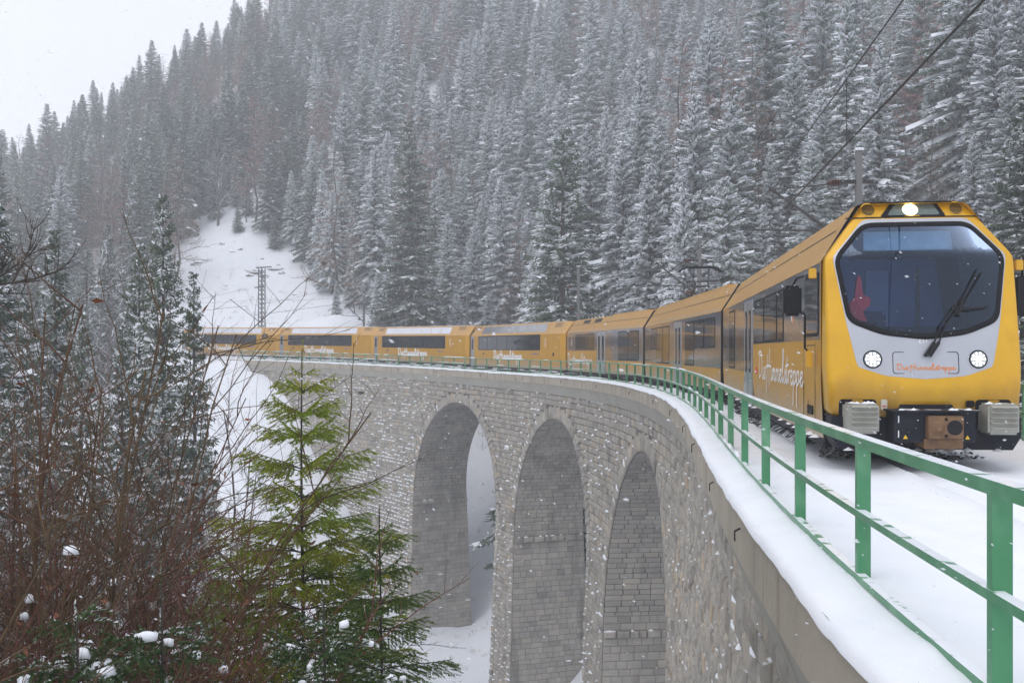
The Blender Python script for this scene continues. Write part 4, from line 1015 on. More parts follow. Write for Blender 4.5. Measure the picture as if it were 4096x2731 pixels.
# ------------------------------------------------------------------ overhead line
def mast(label, s, off, h, arm=True, grp='concrete masts of the overhead line'):
    b = Vector(WD(s, off, -.1)); t = thing('catenary_mast', label, 'mast', b, (0, 0, -float(P(s)[2])), grp)
    mb = MB(); mb.loft([[(x * k, y * k, z) for x, y in ((-.095, -.095), (.095, -.095), (.095, .095), (-.095, .095))] for z, k in ((-.6, 1.15), (h, .85))], caps=(True, True)); mb.build('pole', POLE, t)
    mb = MB(); mb.box(-.14, .14, -.14, .14, h, h + .07, 0, .03); sn = mb.build('snow_cap', SNOWC, t); sn['kind'] = 'stuff'
    if arm:
        d = -(off - DC)
        mb = MB(); mb.tube([(0, 0, 4.5), (d - .1, 0, 6.3)], .045, 6); mb.tube([(-.1, 0, 5.05), (d - .6, 0, 5.12)], .028, 6); mb.build('bracket_arm', GALV, t)
        mb = MB(); mb.tube([(.1, 0, 6.45), (d, 0, 6.25)], .018, 5); mb.build('tie_wire', IRON, t)
        for x, z in ((-.55, 6.42), (-.45, 4.78)):
            mb = MB(); 
            for k in range(4): mb.tube([(x - k * .07, 0, z), (x - k * .07 - .03, 0, z)], [.12, .07], 8)
            mb.tube([(x + .08, 0, z), (x - .3, 0, z)], .025, 6); mb.build('insulator', CERAM, t)
        mb = MB(); mb.box(-.75, .4, -.045, .045, 6.38, 6.48); mb.build('cross_bar', IRON, t)
MS = [(-8, 4.6), (25.2, 4.75), (48.75, 4.6), (69.85, 4.6), (89.9, 4.6), (109.3, 4.6), (129, 4.9), (150, 4.6)]
mast('grey concrete mast with cross bar, just behind the roof of the driving cab', 25.2, 4.75, 7.3)
mast('grey concrete mast behind the pantograph', 48.75, 4.6, 7.6)
mast('slim grey mast behind the rear railcar section', 69.85, 4.6, 7.9)
mast('slim grey mast behind the panorama coach next to the railcar', 89.9, 4.6, 7.6)
mast('slim grey mast rising behind the second panorama coach', 109.3, 4.6, 7.4)
b = Vector(WD(129, 4.9, -.1)); t = thing('lattice_mast', 'steel lattice mast with two cross arms before the bare snow slope', 'mast', b, (0, 0, -.5))
H_ = 11.2; LATT = M('weathered_lattice_steel', (.10, .10, .10), .7)
for x, y in ((-.28, -.28), (.28, -.28), (.28, .28), (-.28, .28)):
    mb = MB(); mb.tube([(x, y, -.5), (x, y, H_)], .06, 4); mb.build('leg', LATT, t)
mb = MB(); z = 0
while z < H_ - .5:
    for a, b_ in (((-.28, -.28), (.28, -.28)), ((.28, -.28), (.28, .28)), ((.28, .28), (-.28, .28)), ((-.28, .28), (-.28, -.28))):
        mb.tube([(a[0], a[1], z), (b_[0], b_[1], z + .55)], .03, 4); mb.tube([(b_[0], b_[1], z), (a[0], a[1], z + .55)], .03, 4)
    z += .55
mb.build('lattice', LATT, t)
for z, l in ((H_, 1.5), (H_ - 2.4, 1.5)):
    mb = MB(); mb.box(-1.1 if z < H_ else -.9, .5 if z < H_ else 1.5, -.08, .08, z, z + .13); mb.build('cross_arm', LATT, t)
mb = MB(); mb.tube([(-.3, 0, 4.6), (-5.2, 0, 7.6)], .05, 6); mb.build('bracket_arm', LATT, t)
def wire(name, label, pts, r, grp):
    mb = MB(); mb.tube(pts, r, 5); return tag(mb.build(name, IRON), label, 'wire', grp)
def line(zz, sag, z0, zig=.18):
    pts = []
    for (s0, _), (s1, _) in zip(MS[:-1], MS[1:]):
        i = MS.index((s0, _)) if (s0, _) in MS else 0
        a = Vector(WD(s0, DC + zig * (-1) ** i, zz)); b = Vector(WD(s1, DC - zig * (-1) ** i, zz))
        if i == 0: a.z += z0 - zz
        for k in range(10):
            f = k / 10; p = a.lerp(b, f); p.z -= sag * 4 * f * (1 - f); pts.append(p)
    return pts
con = line(5.08, .02, 6.35); mes = line(6.25, .30, 8.45)
wire('contact_wire', 'black contact wire rising over the cab to the top of the picture', con, .021, 'overhead wires')
wire('messenger_wire', 'thin messenger wire above the contact wire', mes, .014, 'overhead wires')
k = 3
while k < len(con) - 30:   # droppers at every other sampled point
    wire('dropper', 'thin vertical dropper wire between the overhead wires', [con[k], (con[k].x, con[k].y, mes[k].z)], .009, 'dropper wires of the overhead line'); k += 4
for off, zz in ((5.0, 8.2),):
    pts = []
    for (s0, o0), (s1, o1) in zip(MS[1:-1], MS[2:]):
        for f in np.linspace(0, 1, 8)[:-1]:
            p = Vector(WD(s0, o0, 7.3)).lerp(Vector(WD(s1, o1, 7.3)), f); p.z -= .3 * 4 * f * (1 - f); pts.append(p)
    wire('feeder_wire', 'faint feeder wire along the tops of the slim masts', pts, .012, 'overhead wires')

# ------------------------------------------------------------------ trees
def tris(V, F): return np.array(V, np.float32), np.array(F, np.int32)
class Tri:
    def __init__(s): s.V = []; s.F = []; s.n = 0
    def quad(s, a, b, c, d):
        s.V += [a, b, c, d]; n = s.n; s.F += [(n, n + 1, n + 2), (n, n + 2, n + 3)]; s.n += 4
    def tri(s, a, b, c):
        s.V += [a, b, c]; n = s.n; s.F.append((n, n + 1, n + 2)); s.n += 3
    def tube(s, pts, r0, r1, n=3):
        m = MB(); k = len(pts); m.tube(pts, [r0 + (r1 - r0) * i / max(k - 1, 1) for i in range(k)], n, cap=False)
        b = s.n; s.V += m.v
        for f in m.f: s.F += [(f[0] + b, f[1] + b, f[2] + b), (f[0] + b, f[2] + b, f[3] + b)]
        s.n += len(m.v)
    def obj(s, name, mat, parent=None, smooth=False): return np_obj(name, s.V, s.F, mat, parent, smooth)
def spruce_parts(h, seed, wide=.17, snow=.5, step=.55, dens=1.0, base=.08, droop=1.0, gap=0.0, nbr=(5, 7)):
    """crown of drooping fronds in whorls, snow lying along the fronds, tapered trunk"""
    r = random.Random(seed); cr = Tri(); sn = Tri(); tk = Tri()
    lean = (r.uniform(-.02, .02), r.uniform(-.02, .02))
    ax = lambda z: Vector((lean[0] * z + .06 * math.sin(z * .3 + seed), lean[1] * z, z))
    tk.tube([ax(z) + Vector((0, 0, 0)) for z in np.linspace(-1.5, h * .99, 10)], h * .014 + .05, .012, 7)
    z = h * base
    up = Vector((0, 0, 1))
    while z < h * .985:
        f = z / h; prof_ = (1 - f) ** .80 * (min(1, (f - base) / .12 + .45))
        Lm = h * wide * prof_ + .12
        az0 = r.uniform(0, 6.28); nb = r.randint(*nbr)
        for k in range(nb):
            if r.random() < gap: continue
            az = az0 + k * 6.283 / nb + r.uniform(-.35, .35); L_ = Lm * r.uniform(.62, 1.12)
            d = Vector((math.cos(az), math.sin(az), 0)); sd = Vector((-d.y, d.x, 0))
            c1_ = (.75 * f - .22) * 1.0 - .15 * droop * (1 - f) + r.uniform(-.1, .1); c2_ = -.42 * droop * (1 - f * .6)
            o = ax(z + r.uniform(-.2, .2))
            def sp(t): return o + d * (L_ * t * (1 - .08 * t)) + up * (L_ * (c1_ * t + c2_ * t * t + .14 * t ** 4)) 
            n = max(6, int((L_ * 9.5 + 6) * dens))
            wv = .034 + .017 * L_
            for i in range(n):
                t = (i + .6) / n
                if t < .12: continue
                p = sp(t); sgn = 1 if i % 2 else -1
                tl = (.30 * L_ * (1 - .55 * t) + .17) * r.uniform(.65, 1.25)
                q = p + d * tl * .55 + sd * sgn * tl * r.uniform(.55, .9) - up * tl * r.uniform(.18, .5)
                m = (p + q) / 2 - up * tl * .03; wn = (q - p).cross(up); 
                if wn.length < 1e-6: continue
                wn = wn.normalized() * wv * r.uniform(.8, 1.4)
                cr.quad(p, m + wn - up * .03, q, m - wn - up * .05)
                # hanging twigs below the frond
                if i % 2 == 0:
                    b_ = p + d * r.uniform(-.05, .1); e = b_ + sd * r.uniform(-.2, .2) * tl - up * r.uniform(.22, .5) * (.3 + .35 * L_ * .5)
                    ww = (d * r.uniform(.4, 1) + sd * r.uniform(-.6, .6)).normalized() * wv * 1.25
                    cr.quad(b_ - ww, b_ + ww, e + ww * .25, e - ww * .25)
                if snow > 0 and r.random() < snow * .7 and t > .15:
                    wn2 = wn * r.uniform(1.0, 2.0); pp = p.lerp(q, .12) + up * .06; qq = p.lerp(q, r.uniform(.6, .95)) + up * .06; mm = (pp + qq) / 2 + up * .035
                    sn.quad(pp, mm + wn2, qq, mm - wn2)
            # spine tip and the ridge of snow along it
            p0, p1, p2 = sp(.0), sp(.55), sp(1.06)
            wn = sd * wv * .9
            cr.quad(p1 - wn, p1 + wn, p2 + wn * .1, p2 - wn * .1)
            if r.random() < snow * 1.25:
                t0 = r.uniform(.12, .4); t1 = r.uniform(.75, 1.03); k_ = 4; w0 = (.07 + .055 * L_) * r.uniform(.6, 1.6)
                pts = [sp(t0 + (t1 - t0) * j / k_) for j in range(k_ + 1)]
                for j in range(k_):
                    if r.random() < .12: continue
                    a, b = pts[j] + up * .07, pts[j + 1] + up * .07
                    wa = sd * w0 * (.55 + .45 * math.sin(3.1 * (j + .3) / k_)); wb = sd * w0 * (.55 + .45 * math.sin(3.1 * min(j + 1.3, k_) / k_))
                    ha = up * w0 * .75
                    sn.quad(a - wa, a + ha, b + ha, b - wb); sn.quad(a + ha, a + wa, b + wb, b + ha)
        z += step * r.uniform(.8, 1.2) * (1 - .45 * f)
    for i in range(8):
        a = i * 2.4; p = ax(h * (.955 + .005 * i)); q = p + Vector((math.cos(a), math.sin(a), .25)) * (.10 + .02 * (8 - i))
        cr.quad(p, (p + q) / 2 + up * .05, q, (p + q) / 2 - up * .05)
    return tk, cr, sn
def proto(parts, names, mats):
    out = []
    for p, nme, m in zip(parts, names, mats):
        if p.n == 0: continue
        V, F_ = np.array([tuple(v) for v in p.V], np.float32), np.array(p.F, np.int32)
        me = D.meshes.new(nme); me.vertices.add(len(V)); me.vertices.foreach_set('co', V.ravel()); me.loops.add(F_.size); me.loops.foreach_set('vertex_index', F_.ravel())
        me.polygons.add(len(F_)); me.polygons.foreach_set('loop_start', np.arange(len(F_), dtype=np.int32) * 3); me.materials.append(m)
        me.update(calc_edges=True); out.append((nme, me))
    return out
NM = ('trunk', 'crown', 'snow_load')
def plant(pr, name, label, cat, loc, scale=1.0, rz=None, group=None, sxy=1.0):
    t = thing(name, label, cat, loc, (0, 0, rnd.uniform(0, 6.28) if rz is None else rz), group); t.scale = (scale * sxy, scale * sxy, scale)
    for nme, me in pr:
        o = link(D.objects.new(nme, me)); o.parent = t
        if nme in ('snow_load', 'seed_heads', 'dead_leaf', 'dry_grass', 'needles'): o['kind'] = 'stuff'
    return t
SPR = []
for i, (wd, sn_, st_, dr, mat_) in enumerate([(.185, .07, .5, 1.0, NEEDLED), (.175, .20, .52, 1.1, NEEDLED), (.20, .55, .52, 1.0, NEEDLE), (.19, .75, .55, 1.15, NEEDLE), (.22, 1.05, .6, 1.05, NEEDLE), (.20, 1.25, .6, 1.2, NEEDLE), (.19, .95, .55, .9, NEEDLE), (.155, .05, .5, 1.2, NEEDLED)]):
    SPR.append(proto(spruce_parts(20, 30 + i, wd, sn_, st_, droop=dr, gap=.05), NM, (BARK, mat_, SNOWC)))
def bare_parts(h, seed, levels=3, n0=16, spread=.38, droop=0.0, lean=0.0, thick=.012, upward=.9, snow=0.0, sides=3, crownbase=.25, mm1=(4, 6), mm2=(3, 5), rmin=.004):
    r = random.Random(seed); tk = Tri(); cr = Tri(); sn = Tri()
    def branch(p, d, L_, rad, lev):
        k = 5 if lev < 2 else 3; pts = [p]; dd = d.copy()
        for i in range(k):
            dd = (dd + Vector((r.uniform(-.22, .22), r.uniform(-.22, .22), r.uniform(-.12, .2) - droop))).normalized(); pts.append(pts[-1] + dd * L_ / k)
        rad = max(rad, rmin); cr.tube(pts, rad, rad * .4, sides)
        if snow > 0 and lev < 3 and r.random() < snow:
            for a, b in zip(pts[:-1], pts[1:]):
                s_ = (b - a).cross(Vector((0, 0, 1))); 
                if s_.length < 1e-5: continue
                s_ = s_.normalized() * (rad * .9 + .012); u = Vector((0, 0, rad * .9))
                sn.quad(a - s_ * .6 + u, a + s_ * .6 + u, b + s_ * .5 + u, b - s_ * .5 + u)
        if lev < levels:
            m = r.randint(*mm1) if lev == 1 else r.randint(*mm2)
            for j in range(m):
                t = .25 + .75 * (j + r.random()) / m; i = min(int(t * k), k - 1); q = pts[i].lerp(pts[i + 1], t * k - i)
                e = (pts[i + 1] - pts[i]).normalized(); o = Vector((r.uniform(-1, 1), r.uniform(-1, 1), r.uniform(-.2, .8))).normalized()
                branch(q, (e * .75 + o * .65).normalized(), L_ * r.uniform(.35, .6) * (1 - .3 * t), rad * .5, lev + 1)
    k = 9; pts = []
    for i in range(k + 1):
        z = -1 + (h + 1) * i / k; pts.append(Vector((lean * max(z, 0) * .5 + .012 * h * math.sin(i * 1.7 + seed), .012 * h * math.cos(i * 1.3 + seed), z)))
    tk.tube(pts, h * thick, h * thick * .15, 6)
    for j in range(n0):
        t = crownbase + (1 - crownbase) * (j + r.random() * .8) / n0; i = min(int(t * k), k - 1); q = pts[i].lerp(pts[i + 1], t * k - i)
        a = j * 2.4 + r.uniform(-.4, .4); d = Vector((math.cos(a), math.sin(a), upward * r.uniform(.3, 1.2))).normalized()
        branch(q, d, h * spread * (1.12 - t) * r.uniform(.7, 1.15) + .2, h * thick * .38 * (1.1 - t) + .004, 1)
    return tk, cr, sn
LAR = [proto(bare_parts(18, 50 + i, 3, 46, .21, .03, upward=.3, thick=.010, crownbase=.2, mm1=(6, 9), mm2=(4, 6), rmin=.014), ('trunk', 'crown', 'snow_load'), (BARK, LARCH, SNOWC)) for i in range(3)]
BEE = [proto(bare_parts(13, 60 + i, 3, 15, .5, -.02, upward=1.1, thick=.014, snow=.8, crownbase=.2), ('trunk', 'crown', 'snow_load'), (BARK, TWIG, SNOWC)) for i in range(2)]
SAP = [proto(bare_parts(8, 70 + i, 3, 18, .30, -.03, upward=1.0, thick=.007, snow=.5, crownbase=.12), ('trunk', 'crown', 'snow_load'), (TWIG, TWIG, SNOWC)) for i in range(3)]

def in_poly(u, v, poly):
    c = np.zeros(len(u), bool); n = len(poly)
    for i in range(n):
        (x1, y1), (x2, y2) = poly[i], poly[i - 1]
        c ^= ((y1 > v) != (y2 > v)) & (u < (x2 - x1) * (v - y1) / (y2 - y1 + 1e-12) + x1)
    return c
# --- the forest on the hillside: trunks spaced over the slope, kept off the bare snow field above the far abutment
rs2 = np.random.RandomState(21)
NC = 44000
fx = rs2.uniform(-185, 215, NC); fy = rs2.uniform(40, 345, NC)
fS, fQ = near_line(fx, fy)
fz = T(fx, fy); u_, v_ = proj(fx, fy, fz)
open_field = in_poly(u_ / 1.7415, v_ / 1.7415, [(418, 570), (470, 530), (515, 505), (560, 520), (600, 560), (690, 590), (735, 640), (800, 810), (420, 810)]) & (fy > 105)
ok = ((fQ > 10) | (fS > 138) & (np.abs(fQ - 2) > 7) & (u_ < 690)) & ~open_field & (u_ > -500) & (u_ < 4600) & ((fS > 40) | (fQ > 26)) 
ok &= ~((fy < 125) & (fx > -14) & (fx < 12) & (fz < -4))
ok &= ~((fy < 74) & (fx < 34))
fx, fy, fz, u_, v_ = fx[ok], fy[ok], fz[ok], u_[ok], v_[ok]
cell = {}; keep = []
for i in range(len(fx)):
    md = 2.9 if u_[i] < 1350 else 3.4 if fy[i] < 170 else 4.0
    k = (int(fx[i] // 5), int(fy[i] // 5)); bad = False
    for a in (-1, 0, 1):
        for b in (-1, 0, 1):
            for j in cell.get((k[0] + a, k[1] + b), ()):
                if (fx[i] - fx[j]) ** 2 + (fy[i] - fy[j]) ** 2 < md * md: bad = True
    if not bad: cell.setdefault(k, []).append(i); keep.append(i)
fx, fy, fz, u_, v_ = fx[keep], fy[keep], fz[keep], u_[keep], v_[keep]
info = []
for i in range(len(fx)):
    ridge = fy[i] > 235 and u_[i] < 1200
    h = rnd.choice((rnd.uniform(9, 15), rnd.uniform(15, 21), rnd.uniform(18, 27))) * (.85 if ridge else 1.0)
    if fy[i] > 120 and u_[i] < 1500: h *= .85
    if rnd.random() < .10: h *= .6
    snowy = np.clip((u_[i] - 700) / 1500, 0, 1) * .9 + mnoise.noise((fx[i] * .03, fy[i] * .03, 4)) * .35 + rnd.uniform(-.3, .3)
    if fy[i] < 130 and 1250 < u_[i] < 2500: snowy -= .22
    if u_[i] < 1250: snowy -= .28
    sp_ = 0 if snowy < -.05 else 1 if snowy < .18 else 2 if snowy < .4 else 3 if snowy < .58 else 6 if snowy < .72 else 4 if snowy < .92 else 5
    if sp_ == 0 and rnd.random() < .4: sp_ = 7
    kind = 'larch' if mnoise.noise((fx[i] * .045 + 9, fy[i] * .045, 2)) > .06 and rnd.random() < .6 or rnd.random() < (.22 if 2650 < u_[i] < 3800 else .07) else 'spruce'
    vis = -150 < u_[i] < 4250
    info.append((h / fy[i] if vis else 0, i, h, sp_, kind))
info.sort(reverse=True)
def where(u, v, y):
    ref = 'the left picture edge' if u < 330 else 'the dark valley spruces' if u < 760 else 'the last coach' if u < 1120 else 'the third coach' if u < 1500 else 'the second coach' if u < 1860 else 'the first coach' if u < 2250 else 'the rear railcar section' if u < 2570 else 'the pantograph' if u < 2880 else 'the side windows' if u < 3300 else 'the driving cab' if u < 3900 else 'the right picture edge'
    return (', front row above ' if y < 125 else ', middle slope above ' if y < 185 else ', upper slope above ') + ref
n_sp = n_la = 0; rest = []
for sc_, i, h, sp_, kind in info:
    loc = (float(fx[i]), float(fy[i]), float(fz[i]) - .3)
    if kind == 'spruce' and n_sp < 262 and sc_ > 0:
        n_sp += 1
        side = where(u_[i], v_[i], fy[i])
        lab = {0: 'dark green spruce', 7: 'slim dark green spruce', 1: 'dark snow-streaked spruce', 2: 'green spruce with snowy branches', 3: 'drooping snowy green spruce', 6: 'half white spruce', 4: 'broad snow-laden spruce', 5: 'drooping white spruce'}[sp_]
        plant(SPR[sp_], 'spruce_tree', ('tall ' if h > 19 else 'small ' if h < 12.5 else '') + lab + side, 'spruce', loc, h / 20, None, 'spruces of the hillside forest', rnd.uniform(.85, 1.4))
    elif kind == 'larch' and n_la < 90 and sc_ > 0:
        n_la += 1
        side = where(u_[i], v_[i], fy[i])
        plant(LAR[i % 3], 'larch_tree', ('tall ' if h > 19 else 'small ' if h < 12.5 else '') + 'bare reddish larch' + side, 'larch', loc, h / 18, None, 'bare larches of the hillside forest')
    else: rest.append((i, h, sp_, kind))
# --- the rest of the forest, higher and farther up, as one mass
src = D.collections.new('forest_sources')
def joined(pr, nm):
    V = []; F_ = []; mi = []; mats = []; off = 0
    for nme, me in pr:
        v = np.empty(len(me.vertices) * 3, np.float32); me.vertices.foreach_get('co', v); f = np.empty(len(me.loops), np.int32); me.loops.foreach_get('vertex_index', f)
        V.append(v.reshape(-1, 3)); F_.append(f.reshape(-1, 3) + off); mi += [len(mats)] * (len(f) // 3); mats.append(me.materials[0]); off += len(me.vertices)
    o = np_obj(nm, np.concatenate(V), np.concatenate(F_), mats, mi=mi); C.collection.objects.unlink(o); src.objects.link(o); return o
for k, pr in enumerate(SPR + LAR): joined(pr, 'tree_%02d' % k)
pts = D.meshes.new('far_forest'); pts.vertices.add(len(rest))
pts.vertices.foreach_set('co', np.array([(fx[i], fy[i], fz[i] - .3) for i, *_ in rest], np.float32).ravel())
a = pts.attributes.new('pick', 'INT', 'POINT'); a.data.foreach_set('value', np.array([sp_ if kd == 'spruce' else 8 + i % 3 for i, h, sp_, kd in rest], np.int32))
a = pts.attributes.new('turn', 'FLOAT_VECTOR', 'POINT'); a.data.foreach_set('vector', np.array([(0, 0, rnd.uniform(0, 6.28)) for _ in rest], np.float32).ravel())
a = pts.attributes.new('size', 'FLOAT_VECTOR', 'POINT'); a.data.foreach_set('vector', np.array([(h / 20 * q_, h / 20 * q_, h / 20) for i, h, *_ in rest for q_ in (rnd.uniform(.9, 1.45),)], np.float32).ravel())
ff = link(D.objects.new('far_forest', pts)); tag(ff, 'snowy spruce forest farther up the mountainside', None, None, 'stuff')
ng = D.node_groups.new('forest', 'GeometryNodeTree')
ng.interface.new_socket('Geometry', in_out='INPUT', socket_type='NodeSocketGeometry'); ng.interface.new_socket('Geometry', in_out='OUTPUT', socket_type='NodeSocketGeometry')
gi = ng.nodes.new('NodeGroupInput'); go = ng.nodes.new('NodeGroupOutput'); ip = ng.nodes.new('GeometryNodeInstanceOnPoints'); ci = ng.nodes.new('GeometryNodeCollectionInfo')
ci.inputs['Collection'].default_value = src; ci.inputs['Separate Children'].default_value = True; ci.inputs['Reset Children'].default_value = True
ip.inputs['Pick Instance'].default_value = True
def attr(nm, ty):
    q = ng.nodes.new('GeometryNodeInputNamedAttribute'); q.data_type = ty; q.inputs['Name'].default_value = nm; return q.outputs[0]
L = ng.links.new
L(gi.outputs[0], ip.inputs['Points']); L(ci.outputs[0], ip.inputs['Instance']); L(attr('pick', 'INT'), ip.inputs['Instance Index']); L(attr('turn', 'FLOAT_VECTOR'), ip.inputs['Rotation']); L(attr('size', 'FLOAT_VECTOR'), ip.inputs['Scale'])
L(ip.outputs[0], go.inputs[0])
ff.modifiers.new('forest', 'NODES').node_group = ng
print('forest', len(info), n_sp, n_la, len(rest))

# --- single trees that stand out
def hit(u, v):
    Ys = np.arange(20, 330, .5); X = (u - 2048) / F * Ys; Z = (1493 - v) / F * Ys; g = T(X, Ys); j = np.argmax((Z < g) & (Ys > 100)) if v < 1500 else np.argmax(Z < g)
    return float(X[j]), float(Ys[j]), float(g[j])
def hero2(pr, base_h, u, vtop, vbase, *a, **k):
    x, y, z = hit(u, vbase); return hero(pr, base_h, u, vtop, y, *a, ground=z - .3, **k)
def hero(pr, base_h, u, vtop, Y, label, cat='spruce', name='spruce_tree', sxy=1.0, rz=None, group=None, ground=None):
    X = (u - 2048) / F * Y; zt = (1493 - vtop) / F * Y; g = G(X, Y) - .3 if ground is None else ground
    return plant(pr, name, label, cat, (X, Y, g), (zt - g) / base_h, rz, group, sxy)
hero(SPR[1], 20, 2235, 505, 86, 'tall dark spruce with snow streaks rising behind the rear railcar section', sxy=1.15)
hero(SPR[5], 20, 2650, 470, 94, 'big drooping spruce heavily laden with snow behind the pantograph', sxy=1.2)
hero(SPR[0], 20, 1640, 480, 122, 'tall dark green spruce behind the second panorama coach', sxy=1.15)
hero(SPR[2], 20, 3030, 830, 82, 'small green spruce left of the overhead line bracket', sxy=1.2)
hero(SPR[4], 20, 3895, 545, 70, 'white snow-laden spruce right above the driving cab', sxy=1.2)
hero(SPR[0], 20, 4090, 380, 44, 'big dark spruce at the right edge of the picture', sxy=1.25, ground=-4)
hero(SPR[7], 20, 4230, 480, 40, 'dark spruce just outside the right edge', sxy=1.3, ground=-4)
hero(LAR[0], 18, 2885, 240, 98, 'bare reddish larch with two neighbours behind the pantograph', 'larch', 'larch_tree')
hero(LAR[1], 18, 2945, 300, 101, 'bare reddish larch close right of its twin', 'larch', 'larch_tree')
hero(LAR[1], 18, 2700, 520, 95, 'bare reddish larch right above the pantograph', 'larch', 'larch_tree')
hero(LAR[2], 18, 2790, 420, 99, 'tall bare reddish larch beside the mast behind the pantograph', 'larch', 'larch_tree')
hero(LAR[2], 18, 3640, 420, 108, 'bare brown larch above the roof of the cab', 'larch', 'larch_tree')
hero2(BEE[0], 13, 872, 545, 905, 'big bare beech with snow on its boughs at the top of the snow field', 'beech', 'beech_tree')
hero2(BEE[1], 13, 985, 690, 890, 'small bare beech right of the big one at the top of the snow field', 'beech', 'beech_tree')
hero2(SPR[0], 20, 952, 815, 935, 'small round spruce at the top of the bare snow field', sxy=1.5)
hero2(SPR[0], 20, 1100, 850, 1000, 'low dark spruce at the upper right edge of the snow field', sxy=1.5)
# the valley side left of the viaduct
hero(SPR[0], 20, 665, 770, 50, 'tall dark green spruce left of the far end of the train', sxy=.72)
hero(SPR[7], 20, 790, 1075, 46, 'slender sparse spruce with hanging twigs before the last coach', sxy=.62)
hero(SPR[1], 20, 560, 960, 54, 'spruce with snow streaks close left of the tallest valley spruce', sxy=.75)
hero(SPR[0], 20, 215, 905, 52, 'dark pointed spruce above the brown thicket', sxy=.75)
hero(SPR[1], 20, 120, 1180, 48, 'snowy spruce below the dark pointed spruce', sxy=.8)
hero(SPR[0], 20, 330, 1240, 46, 'snow-laden spruce between the two dark valley spruces', sxy=.75)
hero(SPR[1], 20, 470, 1290, 47, 'snow-dusted spruce at the foot of the tall dark valley spruce', sxy=.7)
hero(SPR[1], 20, -20, 800, 40, 'dark spruce at the left edge of the picture', sxy=.9)
hero(SPR[0], 20, 640, 1450, 43, 'green spruce low in the valley below the slender sparse one', sxy=.7)
hero(SPR[1], 20, 800, 1700, 44, 'dark spruce top low in the valley right of the thicket', sxy=.75)
hero(SPR[1], 20, 380, 1560, 36, 'spruce deep in the valley behind the thicket', sxy=.8)
hero(SPR[1], 20, 60, 1500, 38, 'snowy spruce deep in the valley at the left edge', sxy=.8)
hero(SPR[0], 20, -250, 1000, 42, 'spruce beyond the left edge of the picture', sxy=.9)
for k, (u, vt, Y) in enumerate([(920, 1640, 46), (980, 1790, 50), (1010, 1900, 44), (880, 1850, 40), (440, 950, 112), (490, 1000, 118), (400, 1040, 116), (1930, 1700, 118), (1995, 1990, 106), (1080, 2150, 36)]):
    hero(SAP[k % 3], 8, u, vt, Y, ['grey sapling dusted with snow on the slope left of the young spruce', 'thin grey sapling next to the snowy slope', 'low grey sapling near the small spruce', 'grey sapling beside the slender spruce', 'bare tree at the left foot of the snow field', 'bare tree above the far valley spruces', 'leaning bare tree left of the snow field', 'bare bush seen through the left arch', 'low bare bush seen through the left arch near the pier', 'bare sapling behind the young spruce'][k], 'sapling', 'sapling', 1.2, None, None)
# trees over the valley on the viewer's side, which the train mirrors
for k, (x, y, h) in enumerate([(-30, 22, 17), (-36, 34, 19), (-44, 12, 18), (-42, 48, 20), (-28, 40, 17), (-52, 28, 20), (-60, 45, 19), (-36, 60, 18), (-55, 64, 20), (-66, 15, 20), (-24, 3, 14), (-34, -6, 16), (-46, -2, 18), (-58, 0, 18), (-72, 30, 20), (-75, 60, 20)]):
    plant(SPR[(k * 3) % 8], 'spruce_tree', 'dark spruce on the near valley side left of the view', 'spruce', (x, y, G(x, y) - .3), h / 20, None, 'spruces on the near valley side')

